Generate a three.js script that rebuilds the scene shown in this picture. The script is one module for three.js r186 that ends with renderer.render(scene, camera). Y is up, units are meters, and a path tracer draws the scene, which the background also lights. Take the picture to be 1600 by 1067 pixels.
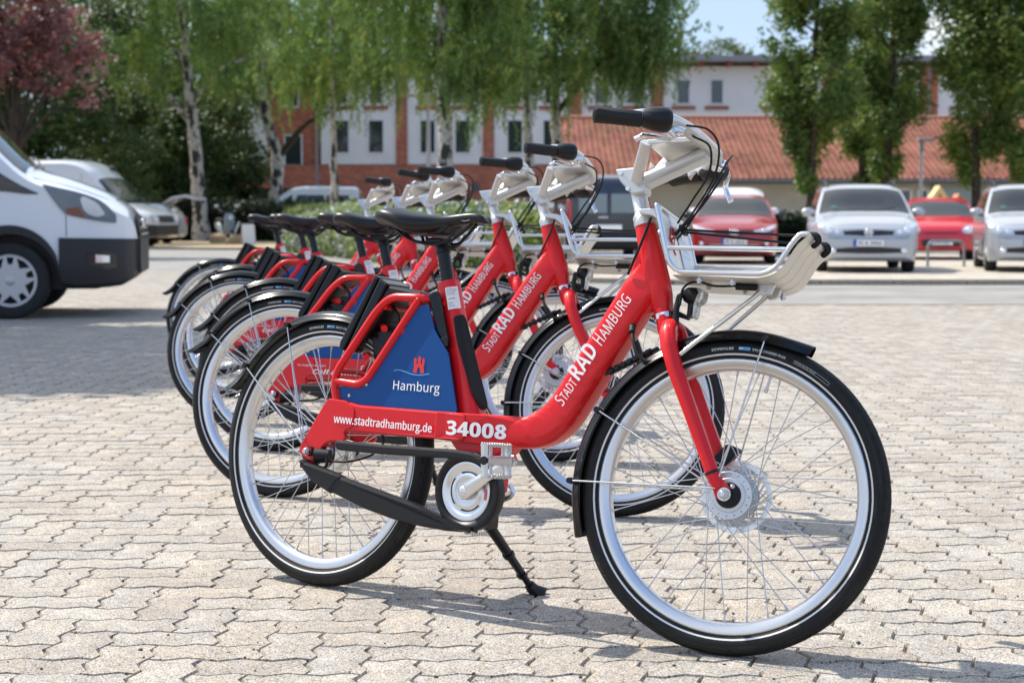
import * as THREE from 'three';
import { RoundedBoxGeometry } from 'three/addons/geometries/RoundedBoxGeometry.js';
import { mergeGeometries, mergeVertices, toCreasedNormals } from 'three/addons/utils/BufferGeometryUtils.js';

// ---------------------------------------------------------------- camera, sky, sun, exposure
const scene = new THREE.Scene();
const camera = new THREE.PerspectiveCamera(22.97, 1024 / 682, 0.1, 900);
camera.position.set(0, 0.901, 0);
camera.rotation.x = -0.0732;
camera.focus = 3.85;
camera.userData.fStop = 6.2;
const renderer = new THREE.WebGLRenderer({ antialias: true });
renderer.setSize(1024, 682);
renderer.toneMapping = THREE.LinearToneMapping;
renderer.toneMappingExposure = 1.62;
renderer.shadowMap.enabled = true;
const SUN = new THREE.Vector3(-0.522, 0.777, -0.352).normalize();
const sun = new THREE.DirectionalLight(new THREE.Color().setRGB(1, 0.94, 0.85), 4.2);
sun.position.copy(SUN).multiplyScalar(60);
sun.target.position.set(0, 0, -12);
sun.position.add(sun.target.position);
sun.castShadow = true;
sun.shadow.mapSize.set(4096, 4096);
Object.assign(sun.shadow.camera, { left: -40, right: 40, top: 40, bottom: -40, near: 1, far: 160 });
sun.name = 'sun';
scene.add(sun, sun.target);

function rng(seed) { let a = seed >>> 0; return () => { a = (a + 0x6d2b79f5) | 0; let t = Math.imul(a ^ (a >>> 15), 1 | a); t = (t + Math.imul(t ^ (t >>> 7), 61 | t)) ^ t; return ((t ^ (t >>> 14)) >>> 0) / 4294967296; }; }
const lerp = THREE.MathUtils.lerp, clamp = THREE.MathUtils.clamp, smooth = THREE.MathUtils.smoothstep;
function vnoise(seed) {                                   // 3-D value noise
  const r = rng(seed), p = new Float32Array(4096); for (let i = 0; i < 4096; i++) p[i] = r();
  const h = (x, y, z) => p[((x * 73856093) ^ (y * 19349663) ^ (z * 83492791)) & 4095];
  return (x, y, z) => {
    const X = Math.floor(x), Y = Math.floor(y), Z = Math.floor(z); let u = x - X, v = y - Y, w = z - Z;
    u = u * u * (3 - 2 * u); v = v * v * (3 - 2 * v); w = w * w * (3 - 2 * w);
    return lerp(lerp(lerp(h(X, Y, Z), h(X + 1, Y, Z), u), lerp(h(X, Y + 1, Z), h(X + 1, Y + 1, Z), u), v),
      lerp(lerp(h(X, Y, Z + 1), h(X + 1, Y, Z + 1), u), lerp(h(X, Y + 1, Z + 1), h(X + 1, Y + 1, Z + 1), u), v), w);
  };
}
{
  const W = 1024, H = 512, d = new Float32Array(W * H * 4), n = vnoise(5);
  for (let j = 0; j < H; j++) for (let i = 0; i < W; i++) {
    const up = ((j + 0.5) / H - 0.5) * Math.PI, ro = ((i + 0.5) / W - 0.5) * 2 * Math.PI;
    const x = Math.cos(ro) * Math.cos(up), y = Math.sin(up), z = Math.sin(ro) * Math.cos(up);
    const h = Math.max(0, y), k = Math.pow(1 - h, 3.2);
    let c = [lerp(0.13, 0.40, k), lerp(0.24, 0.49, k), lerp(0.47, 0.60, k)];
    const cs = Math.max(0, x * SUN.x + y * SUN.y + z * SUN.z);
    const glow = 0.55 * Math.pow(cs, 6) + 1.2 * Math.pow(cs, 60);
    c = c.map((v, q) => v + glow * [0.5, 0.48, 0.42][q]);
    if (y > 0) {                                          // soft fair-weather clouds on a flat layer
      const s = 1.5 / (h + 0.16), px = x * s, pz = z * s; let f = 0, a = 0.5;
      for (let o = 0, m = 1.1; o < 5; o++, m *= 2.1, a *= 0.52) f += a * n(px * m + 9.3, o * 7.7, pz * m + 3.1);
      const cov = smooth(f, 0.42, 0.68) * 0.88, lit = 0.82 + 0.5 * Math.pow(cs, 3);
      c = c.map((v, q) => lerp(v, [0.70, 0.72, 0.74][q] * lit, cov));
    } else { const t = Math.min(1, -y * 8); c = c.map((v, q) => lerp(v, [0.2, 0.19, 0.17][q], t)); }
    c = c.map((v) => v * 1.22);
    d.set([c[0], c[1], c[2], 1], (j * W + i) * 4);
  }
  const t = new THREE.DataTexture(d, W, H, THREE.RGBAFormat, THREE.FloatType);
  t.mapping = THREE.EquirectangularReflectionMapping; t.magFilter = THREE.LinearFilter; t.needsUpdate = true;
  scene.background = t; scene.environment = t;
}

// ---------------------------------------------------------------- helpers: textures
function tex(w, h, fn, srgb = true, repeat) {
  const d = new Uint8Array(w * h * 4);
  for (let j = 0; j < h; j++) for (let i = 0; i < w; i++) { const c = fn(i / w, j / h, i, j), o = (j * w + i) * 4; d[o] = clamp(c[0], 0, 255); d[o + 1] = clamp(c[1], 0, 255); d[o + 2] = clamp(c[2], 0, 255); d[o + 3] = c.length > 3 ? c[3] : 255; }
  const t = new THREE.DataTexture(d, w, h); t.magFilter = THREE.LinearFilter; t.minFilter = THREE.LinearMipmapLinearFilter; t.generateMipmaps = true;
  t.wrapS = t.wrapT = THREE.RepeatWrapping; if (srgb) t.colorSpace = THREE.SRGBColorSpace; if (repeat) t.repeat.set(repeat[0], repeat[1]); t.needsUpdate = true; return t;
}
function canvasTex(w, h, draw) {
  const c = document.createElement('canvas'); c.width = w; c.height = h; draw(c.getContext('2d'), w, h);
  const t = new THREE.CanvasTexture(c); t.colorSpace = THREE.SRGBColorSpace; t.magFilter = THREE.LinearFilter; t.anisotropy = 8; return t;
}
// tiling fractal noise in 0..1
function tileNoise(seed) {
  const r = rng(seed), P = 256, p = new Float32Array(P * P); for (let i = 0; i < p.length; i++) p[i] = r();
  const one = (x, y, per) => { const X = Math.floor(x), Y = Math.floor(y); let u = x - X, v = y - Y; u = u * u * (3 - 2 * u); v = v * v * (3 - 2 * v);
    const q = (a, b) => p[(((b % per) + per) % per) * P + (((a % per) + per) % per)]; return lerp(lerp(q(X, Y), q(X + 1, Y), u), lerp(q(X, Y + 1), q(X + 1, Y + 1), u), v); };
  return (u, v, per, oct = 1) => { let f = 0, a = 0.5, s = 0; for (let o = 0; o < oct && per <= 256; o++) { f += a * one(u * per, v * per, per); s += a; per *= 2; a *= 0.5; } return f / s; };
}
const std = (o) => new THREE.MeshStandardMaterial(o), phy = (o) => new THREE.MeshPhysicalMaterial(o);
const lin = (r, g, b) => new THREE.Color().setRGB(r, g, b);

// ---------------------------------------------------------------- helpers: geometry
const V = (x, y, z) => new THREE.Vector3(x, y, z);
function prep(g) { g = g.index ? g.toNonIndexed() : g; for (const k of Object.keys(g.attributes)) if (!['position', 'normal', 'uv'].includes(k)) g.deleteAttribute(k); if (!g.attributes.uv) g.setAttribute('uv', new THREE.BufferAttribute(new Float32Array(g.attributes.position.count * 2), 2)); if (!g.attributes.normal) g.computeVertexNormals(); return g; }
function merge(list) { return mergeGeometries(list.flat(9).map(prep)); }
function cyl(a, b, r0, r1 = r0, seg = 14, open = false) {
  const d = b.clone().sub(a), g = new THREE.CylinderGeometry(r1, r0, d.length(), seg, 1, open);
  g.applyQuaternion(new THREE.Quaternion().setFromUnitVectors(V(0, 1, 0), d.clone().normalize())); const m = a.clone().add(b).multiplyScalar(0.5); g.translate(m.x, m.y, m.z); return g;
}
function ball(p, r, sx = 1, sy = 1, sz = 1, a = 16, b = 12) { const g = new THREE.SphereGeometry(r, a, b); g.scale(sx, sy, sz); g.translate(p.x, p.y, p.z); return g; }
function box(w, h, d, x = 0, y = 0, z = 0, r = 0) { const g = r ? new RoundedBoxGeometry(w, h, d, 2, r) : new THREE.BoxGeometry(w, h, d); g.translate(x, y, z); return g; }
function tube(pts, r, o = {}) {
  const c = new THREE.CatmullRomCurve3(pts.map((p) => (p.isVector3 ? p : V(...p))), !!o.closed, 'catmullrom', o.tension ?? 0.5);
  const g = new THREE.TubeGeometry(c, o.seg ?? Math.max(8, pts.length * 8), r, o.rad ?? 10, !!o.closed), out = [g];
  if (!o.closed && o.caps !== false) out.push(ball(c.getPoint(0), r, 1, 1, 1, 8, 6), ball(c.getPoint(1), r, 1, 1, 1, 8, 6));
  return merge(out);
}
// polyline with rounded corners: sharp straight runs, arcs of radius f at every inner corner
function bent(pts, f, n = 5) {
  const P = pts.map((p) => (p.isVector3 ? p : V(...p))), out = [P[0]];
  for (let i = 1; i < P.length - 1; i++) {
    const a = P[i - 1].clone().sub(P[i]), b = P[i + 1].clone().sub(P[i]), k = Math.min(f, a.length() * 0.48, b.length() * 0.48);
    const s = P[i].clone().addScaledVector(a.normalize(), k), e = P[i].clone().addScaledVector(b.normalize(), k), q = new THREE.QuadraticBezierCurve3(s, P[i], e);
    for (let j = 0; j <= n; j++) out.push(q.getPoint(j / n));
  }
  out.push(P[P.length - 1]); return out;
}
// sweep along points with per-point half sizes; cross section is a superellipse; side = fixed lateral direction
function sweep(st, n = 20, pow = 2, lateral = V(0, 0, 1)) {
  const pos = [], idx = [], uv = [], m = st.length;
  for (let i = 0; i < m; i++) {
    const a = st[Math.max(0, i - 1)].p, b = st[Math.min(m - 1, i + 1)].p, t = b.clone().sub(a).normalize(), up = lateral.clone().cross(t).normalize(), lat = t.clone().cross(up).normalize();
    for (let k = 0; k <= n; k++) {
      const an = (k / n) * 2 * Math.PI, c = Math.cos(an), s = Math.sin(an), e = 2 / (st[i].pow ?? pow);
      const x = Math.sign(c) * Math.pow(Math.abs(c), e) * st[i].w, y = Math.sign(s) * Math.pow(Math.abs(s), e) * st[i].h;
      const q = st[i].p.clone().addScaledVector(lat, x).addScaledVector(up, y); pos.push(q.x, q.y, q.z); uv.push(k / n, i / (m - 1));
    }
  }
  for (let i = 0; i < m - 1; i++) for (let k = 0; k < n; k++) { const a = i * (n + 1) + k, b = a + 1, c = a + n + 1, d = c + 1; idx.push(a, b, c, b, d, c); }
  const g0 = pos.length / 3;
  for (const e of [0, m - 1]) { const c = pos.length / 3, p = st[e].p; pos.push(p.x, p.y, p.z); uv.push(0.5, 0.5); for (let k = 0; k < n; k++) { const a = e * (n + 1) + k; if (e) idx.push(c, a, a + 1); else idx.push(c, a + 1, a); } }
  const g = new THREE.BufferGeometry(); g.setAttribute('position', new THREE.Float32BufferAttribute(pos, 3)); g.setAttribute('uv', new THREE.Float32BufferAttribute(uv, 2)); g.setIndex(idx);
  return toCreasedNormals(g, 0.9);
}
function shapeOf(pts, round = 0) {
  const P = round ? bent([...pts, pts[0], pts[1]].map((p) => V(p[0], p[1], 0)), round).slice(1, -1) : pts.map((p) => V(p[0], p[1], 0));
  return new THREE.Shape(P.map((p) => new THREE.Vector2(p.x, p.y)));
}
function slab(pts, z0, z1, bevel = 0, round = 0, holes = []) {
  const s = shapeOf(pts, round); for (const h of holes) s.holes.push(shapeOf(h, round));
  const g = new THREE.ExtrudeGeometry(s, { depth: Math.max(1e-4, z1 - z0 - 2 * bevel), bevelEnabled: bevel > 0, bevelSize: bevel, bevelThickness: bevel, bevelOffset: -bevel, bevelSegments: 2, curveSegments: 6 });
  g.translate(0, 0, z0 + bevel); return g;
}
function lathe(pts, seg = 64) { const g = new THREE.LatheGeometry(pts.map((p) => new THREE.Vector2(p[0], p[1])), seg); g.rotateX(Math.PI / 2); return g; }   // axis along z
function warp(g, fn) { const p = g.attributes.position, v = V(); for (let i = 0; i < p.count; i++) { v.fromBufferAttribute(p, i); fn(v); p.setXYZ(i, v.x, v.y, v.z); } p.needsUpdate = true; g.computeVertexNormals(); return g; }
function decal(w, h, x, y, ang, z, nx = 1) { const g = new THREE.PlaneGeometry(w, h, nx, 1); g.translate(w / 2, h / 2, 0); g.rotateZ(ang); g.translate(x, y, z); return g; }

// ---------------------------------------------------------------- helpers: scene objects
const taken = {};
function numbered(n) { const k = (taken[n] = (taken[n] ?? -1) + 1); return k ? `${n}_${String(k).padStart(3, '0')}` : n; }
function tag(o, label, category, group) { o.userData.label = label; o.userData.category = category; if (group) o.userData.group = group; return o; }
function thing(name, label, category, group) { const o = new THREE.Group(); o.name = numbered(name); scene.add(o); return tag(o, label, category, group); }
function mesh(name, geo, mat, parent) {
  const o = new THREE.Mesh(Array.isArray(geo) ? merge(geo) : geo, mat); o.name = parent ? name : numbered(name); o.castShadow = o.receiveShadow = true;
  (parent ?? scene).add(o); return o;
}
function struct(name, geo, mat, parent) { const o = mesh(name, geo, mat, parent); if (!parent) o.userData.kind = 'structure'; return o; }

// ---------------------------------------------------------------- ground
const tn = tileNoise(11), tn2 = tileNoise(29);
const GR = rng(77);
const grain = new Float32Array(1024 * 1024); for (let i = 0; i < grain.length; i++) grain[i] = GR();
const grainAt = (i, j) => grain[(j & 1023) * 1024 + (i & 1023)];
const soften = (i, j) => (grainAt(i, j) * 2 + grainAt(i + 1, j) + grainAt(i, j + 1) + grainAt(i - 1, j) + grainAt(i, j - 1)) / 6;
const paverMap = tex(1024, 1024, (u, v, i, j) => {
  const s = soften(i, j), q = soften((i >> 1) + 311, (j >> 1) + 97), b = tn(u, v, 8, 4);
  let k = 0.86 + 0.2 * (b - 0.5) + 0.62 * (s - 0.5) + 0.4 * (q - 0.5); if (q > 0.7) k += 0.12; if (q < 0.31) k -= 0.26; if (soften(i + 57, j + 401) < 0.24) k *= 0.55; k *= 0.965;
  const w = tn2(u, v, 64, 2) - 0.5; return [k * (197 + 14 * w), k * 188, k * (175 - 16 * w)];
});
const paverBump = tex(1024, 1024, (u, v, i, j) => { const k = 128 + 120 * (soften(i, j) - 0.5) + 90 * (soften((i >> 1) + 311, (j >> 1) + 97) - 0.5) + 40 * (tn(u, v, 16, 3) - 0.5); return [k, k, k]; }, false);
const dirtMap = tex(512, 512, (u, v, i, j) => { const k = 0.7 + 0.5 * (soften(i, j) - 0.5) + 0.5 * (tn(u, v, 16, 4) - 0.5); return [k * 158, k * 142, k * 118]; });
const roadMap = tex(512, 512, (u, v, i, j) => { const k = 0.85 + 0.3 * (soften(i, j) - 0.5) + 0.3 * (tn(u, v, 4, 6) - 0.5); return [k * 157, k * 154, k * 148]; });
const lotMap = tex(512, 512, (u, v, i, j) => {
  const a = (u * 8) % 1, b = (v * 16 + (Math.floor(u * 8) % 2) * 0.5) % 1, jo = a < 0.05 || b < 0.07 ? 0.8 : 1, k = jo * (0.88 + 0.2 * (soften(i, j) - 0.5) + 0.24 * (tn(u, v, 8, 4) - 0.5));
  return [k * 196, k * 186, k * 170];
});
const sandMap = tex(512, 512, (u, v, i, j) => { const k = 0.85 + 0.3 * (soften(i, j) - 0.5) + 0.5 * (tn(u, v, 4, 6) - 0.5); return [k * 208, k * 184, k * 148]; });
function flat(pts, y, s = 1) {                             // polygon on the ground, uv in metres / s
  const sh = new THREE.Shape(pts.map((p) => new THREE.Vector2(p[0], -p[1]))), g = new THREE.ShapeGeometry(sh); g.rotateX(-Math.PI / 2); g.translate(0, y, 0);
  const p = g.attributes.position, uv = g.attributes.uv; for (let i = 0; i < p.count; i++) uv.setXY(i, p.getX(i) / s, p.getZ(i) / s); return g;
}
const ground = struct('ground', flat([[-400, 60], [400, 60], [400, -500], [-400, -500]], -0.0075, 0.6), std({ map: dirtMap, roughness: 1 }));
const ROAD = [[40, -17.7], [0, -17.7], [-2.6, -21.5], [-5.6, -28.2], [-14, -33], [-40, -36], [-40, -49.5], [-14, -49], [-5, -47.5], [-3.2, -40], [-1.2, -29], [1.0, -23.6], [2.2, -22.8], [40, -22.8]];
struct('road', flat(ROAD, -0.004, 2.2), std({ map: roadMap, roughness: 0.95 }));
const LOT = [[40, -22.95], [2.25, -22.95], [1.05, -23.75], [1.05, -34], [4, -64], [60, -64], [60, -22.95]];
struct('parking_pavement', flat(LOT, 0.004, 1.8), std({ map: lotMap, roughness: 0.95 }));
struct('yard_pavement', flat([[-60, -68.2], [-1, -66.2], [-1, -72], [90, -78], [90, -86.4], [-60, -86.4]], 0.004, 1.8), std({ map: lotMap, roughness: 0.95 }));
struct('sandy_path', flat([[-60, -49.75], [-14, -49.25], [-5.2, -47.8], [-3.2, -48], [-1, -66], [-60, -68]], 0.004, 3), std({ map: sandMap, roughness: 1 }));
struct('flower_bed_soil', flat([[0.95, -23.9], [-1.0, -28.6], [-3.0, -40], [-3.0, -47.8], [1.0, -46], [0.95, -34]], 0.02, 1.2), std({ map: dirtMap, roughness: 1 }));
{ // kerb stones: far edge of the road
  const kerbM = std({ map: lotMap, color: lin(0.75, 0.73, 0.7), roughness: 0.9 }), runs = [[[40, -22.87], [2.2, -22.87], [0.98, -23.7], [-1.25, -29], [-3.25, -40], [-5.1, -47.6], [-14, -49.1], [-40, -49.6]]];
  const list = []; for (const run of runs) for (let i = 0; i < run.length - 1; i++) { const [a, b] = [run[i], run[i + 1]], L = Math.hypot(b[0] - a[0], b[1] - a[1]), n = Math.max(1, Math.round(L)); for (let k = 0; k < n; k++) { const t = (k + 0.5) / n, g = box(L / n - 0.012, 0.2, 0.14, 0, 0, 0); g.rotateY(-Math.atan2(b[1] - a[1], b[0] - a[0])); g.translate(lerp(a[0], b[0], t), -0.03, lerp(a[1], b[1], t)); list.push(g); } }
  const k = struct('kerb', list, kerbM); k.userData.kind = 'structure';
}
function inPoly(x, z, P) { let c = false; for (let i = 0, j = P.length - 1; i < P.length; j = i++) if (P[i][1] > z !== P[j][1] > z && x < ((P[j][0] - P[i][0]) * (z - P[i][1])) / (P[j][1] - P[i][1]) + P[i][0]) c = !c; return c; }
{ // dentated concrete pavers in herringbone
  const U = 0.1125, A = 0.0105;
  const edge = (ax, az, bx, bz) => { // unit edge a -> b (without b), displaced by an antisymmetric zigzag
    const dx = bx - ax, dz = bz - az, s = dx + dz > 0 ? 1 : -1, nx = -dz * s, nz = dx * s, out = [];
    for (const [t, f] of s > 0 ? [[0, 0], [0.3, 1], [0.7, -1]] : [[0, 0], [0.3, -1], [0.7, 1]]) out.push([(ax + dx * t) * U + nx * f * A, (az + dz * t) * U + nz * f * A]);
    return out;
  };
  function paverGeo(vert, seed) {
    const r = rng(seed), c = vert ? [[0, 0], [1, 0], [1, 1], [1, 2], [0, 2], [0, 1]] : [[0, 0], [1, 0], [2, 0], [2, 1], [1, 1], [0, 1]], o = [];
    for (let i = 0; i < 6; i++) { const a = c[i], b = c[(i + 1) % 6]; o.push(...edge(a[0], a[1], b[0], b[1])); }
    const n = o.length, cx = vert ? U / 2 : U, cz = vert ? U : U / 2, off = (d) => o.map((p, i) => {
      const a = o[(i + n - 1) % n], b = o[(i + 1) % n]; let tx = b[0] - a[0], tz = b[1] - a[1]; const l = Math.hypot(tx, tz); tx /= l; tz /= l; return [p[0] - tz * d - cx, p[1] + tx * d - cz];
    });
    const lo = off(0.0012 + 0.0012 * r()), hi = off(0.0044 + 0.0016 * r()), pos = [], uv = [], idx = [], ou = r() * 9, ov = r() * 9, rot = Math.floor(r() * 4) * Math.PI / 2, ti = [0, 1, 2].map(() => (r() - 0.5) * 0.0016);
    const push = (p, y) => { pos.push(p[0], y + (y > -0.005 ? ti[1] * p[0] * 9 + ti[2] * p[1] * 9 : 0), p[1]); uv.push((p[0] * Math.cos(rot) - p[1] * Math.sin(rot)) / 0.8 + ou, (p[0] * Math.sin(rot) + p[1] * Math.cos(rot)) / 0.8 + ov); };
    hi.forEach((p) => push(p, 0)); lo.forEach((p) => push(p, -0.0085));
    for (const t of THREE.ShapeUtils.triangulateShape(hi.map((p) => new THREE.Vector2(p[0], p[1])), [])) idx.push(t[0], t[2], t[1]);
    for (let i = 0; i < n; i++) { const j = (i + 1) % n; idx.push(i, j, n + i, j, n + j, n + i); }
    const g = new THREE.BufferGeometry(); g.setAttribute('position', new THREE.Float32BufferAttribute(pos, 3)); g.setAttribute('uv', new THREE.Float32BufferAttribute(uv, 2)); g.setIndex(idx);
    return toCreasedNormals(g, 0.3);
  }
  const G = [0, 1].map((v) => [0, 1, 2, 3, 4, 5].map((k) => paverGeo(v, 100 + v * 50 + k)));
  const tint = [[1, 1, 1], [0.95, 0.94, 0.93], [1.03, 1.0, 0.96], [0.98, 0.99, 1.0], [0.92, 0.9, 0.88], [1.03, 1.03, 1.02]];
  const mats = tint.map((t) => std({ map: paverMap, bumpMap: paverBump, bumpScale: 0.0022, roughness: 0.92, color: lin(...t.map((v) => 0.92 * v)) }));
  const fieldM = std({ map: paverMap, bumpMap: paverBump, bumpScale: 0.0022, roughness: 0.92 });
  const all = [], r = rng(4), D = 28.6, th = 0.012;
  for (let i = -130; i < 130; i++) for (let j = -262; j < -20; j++) {
    const k = (((i - j) % 4) + 4) % 4; if (k !== 0 && k !== 3) continue;
    const vert = k === 3, x0 = (i + (vert ? 0.5 : 1)) * U, z0 = (j + (vert ? 1 : 0.5)) * U, x = x0 * Math.cos(th) - z0 * Math.sin(th), z = x0 * Math.sin(th) + z0 * Math.cos(th);
    if (z > -2.75 || z < -D || Math.abs(x) > -z * 0.315 + 1.2) continue;
    if (z < -17.4 && (inPoly(x, z + 0.12, ROAD) || inPoly(x, z, ROAD) || x > 0)) continue;
    if (z < -17.55 && x > -0.3) continue;
    if (inPoly(x, z, LOT)) continue;
    all.push({ vert, x, z, y: (r() - 0.5) * 0.0024, a: (r() - 0.5) * 0.018 - th, g: Math.floor(r() * 6), m: Math.floor(r() * 6), inView: Math.abs(x) < -z * 0.302 && z < -3.15 });
  }
  all.sort((a, b) => (b.inView - a.inView) || b.z - a.z);
  all.slice(0, 300).forEach((p) => { const o = mesh('paver', G[+p.vert][p.g], mats[p.m], ground); o.position.set(p.x, p.y, p.z); o.rotation.y = p.a; });
  const rest = all.slice(300), mtx = new THREE.Matrix4(), col = new THREE.Color();
  for (const v of [0, 1]) for (let k = 0; k < 6; k++) {
    const L = rest.filter((p) => +p.vert === v && p.g === k); if (!L.length) continue;
    const im = new THREE.InstancedMesh(G[v][k], fieldM, L.length); im.name = 'paver_field'; im.userData.kind = 'stuff'; im.castShadow = im.receiveShadow = true;
    L.forEach((p, i) => { mtx.makeRotationY(p.a); mtx.setPosition(p.x, p.y, p.z); im.setMatrixAt(i, mtx); im.setColorAt(i, col.setRGB(...tint[p.m].map((t) => 0.92 * t))); });
    ground.add(im);
  }
}

{ // small stones and bits of dry litter lying loose on the paving
  const g = new THREE.IcosahedronGeometry(0.006, 0); g.scale(1, 0.6, 0.8); const r = rng(313), N = 260, im = new THREE.InstancedMesh(g, std({ roughness: 0.95 }), N), m = new THREE.Matrix4(), q = new THREE.Quaternion(), c = new THREE.Color();
  for (let i = 0; i < N; i++) { const d = 3.1 + 9 * r() * r(), x = (r() - 0.5) * 0.64 * d, s = 0.35 + 0.9 * r() * r(); q.setFromEuler(new THREE.Euler(0, r() * 6.28, 0)); m.compose(V(x, 0.0015, -d), q, V(s, s, s)); im.setMatrixAt(i, m); const k = r(); im.setColorAt(i, k < 0.5 ? c.setRGB(0.06, 0.05, 0.045) : k < 0.8 ? c.setRGB(0.3, 0.27, 0.22) : c.setRGB(0.25, 0.12, 0.05)); }
  im.name = 'grit'; im.userData.kind = 'stuff'; im.castShadow = im.receiveShadow = true; ground.add(im);
}

// ---------------------------------------------------------------- buildings
const K = 2625;                                            // pixels per radian of the photograph, to place far things
const X = (px, d) => ((px - 800) / K) * d, Y = (py, d) => 0.901 + ((341.5 - py) / K) * d;
const brickMap = tex(512, 512, (u, v, i, j) => {
  const row = Math.floor(v * 32), a = (u * 8 + (row % 2) * 0.5) % 1, b = (v * 32) % 1, jo = a < 0.045 || b < 0.14; const id = Math.floor(u * 8 + (row % 2) * 0.5) % 8, q = grainAt(id * 7 + 3, row * 5 + 1), k = 0.8 + 0.35 * q + 0.2 * (soften(i, j) - 0.5);
  return jo ? [176, 150, 136] : [k * 172, k * (82 + 12 * q), k * 62];
});
const plasterMap = tex(512, 512, (u, v, i, j) => { const k = 0.94 + 0.06 * (tn(u, v, 4, 6) - 0.5) + 0.05 * (soften(i, j) - 0.5); return [k * 243, k * 240, k * 238]; });
const beigeMap = tex(512, 512, (u, v, i, j) => { const k = 0.92 + 0.16 * (tn(u, v, 4, 6) - 0.5) + 0.05 * (soften(i, j) - 0.5); return [k * 206, k * 199, k * 182]; });
const S = {
  brick: std({ map: brickMap, roughness: 0.95 }), plaster: std({ map: plasterMap, roughness: 0.9 }), beige: std({ map: beigeMap, roughness: 0.95 }),
  frame: std({ color: lin(0.75, 0.76, 0.78), roughness: 0.5 }), pane: phy({ color: lin(0.03, 0.04, 0.045), roughness: 0.08, clearcoat: 1, clearcoatRoughness: 0.03 }), blind: std({ color: lin(0.25, 0.28, 0.28), roughness: 0.8 }),
  dark: std({ color: lin(0.1, 0.1, 0.105), roughness: 0.7 }), grey: std({ color: lin(0.26, 0.26, 0.27), roughness: 0.6 }), sill: std({ color: lin(0.34, 0.1, 0.06), roughness: 0.9 }), wood: std({ color: lin(0.55, 0.33, 0.12), roughness: 0.8 }), rust: std({ color: lin(0.42, 0.2, 0.13), roughness: 0.85 }), green: std({ color: lin(0.02, 0.06, 0.03), roughness: 0.6 }), bright: std({ color: lin(0.82, 0.82, 0.8), roughness: 0.6 }), metal: std({ color: lin(0.45, 0.46, 0.47), metalness: 0.7, roughness: 0.45 }),
};
function uvBox(g, s) { g = prep(g); const p = g.attributes.position, n = g.attributes.normal, uv = g.attributes.uv; for (let i = 0; i < p.count; i++) { const ax = Math.abs(n.getX(i)), ay = Math.abs(n.getY(i)); if (ay > 0.7) uv.setXY(i, p.getX(i) / s, p.getZ(i) / s); else if (ax > 0.7) uv.setXY(i, p.getZ(i) / s, p.getY(i) / s); else uv.setXY(i, p.getX(i) / s, p.getY(i) / s); } return g; }
const wallBox = (x0, x1, y0, y1, z0, z1, s = 2) => uvBox(box(x1 - x0, y1 - y0, z1 - z0, (x0 + x1) / 2, (y0 + y1) / 2, (z0 + z1) / 2), s);
function windowPart(parent, x, y, w, h, z, sill) {
  const f = mesh('window', [box(w, 0.07, 0.1, x, y + h / 2 - 0.035, z), box(w, 0.07, 0.1, x, y - h / 2 + 0.035, z), box(0.07, h - 0.14, 0.1, x - w / 2 + 0.035, y, z), box(0.07, h - 0.14, 0.1, x + w / 2 - 0.035, y, z)], S.frame, parent);
  mesh('pane', box(w - 0.14, h - 0.14, 0.02, x, y, z - 0.01), S.pane, f);
  if (sill) mesh('sill', box(w + 0.5, 0.16, 0.14, x, y - h / 2 - 0.16, z + 0.03), S.sill, f);
}
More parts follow.
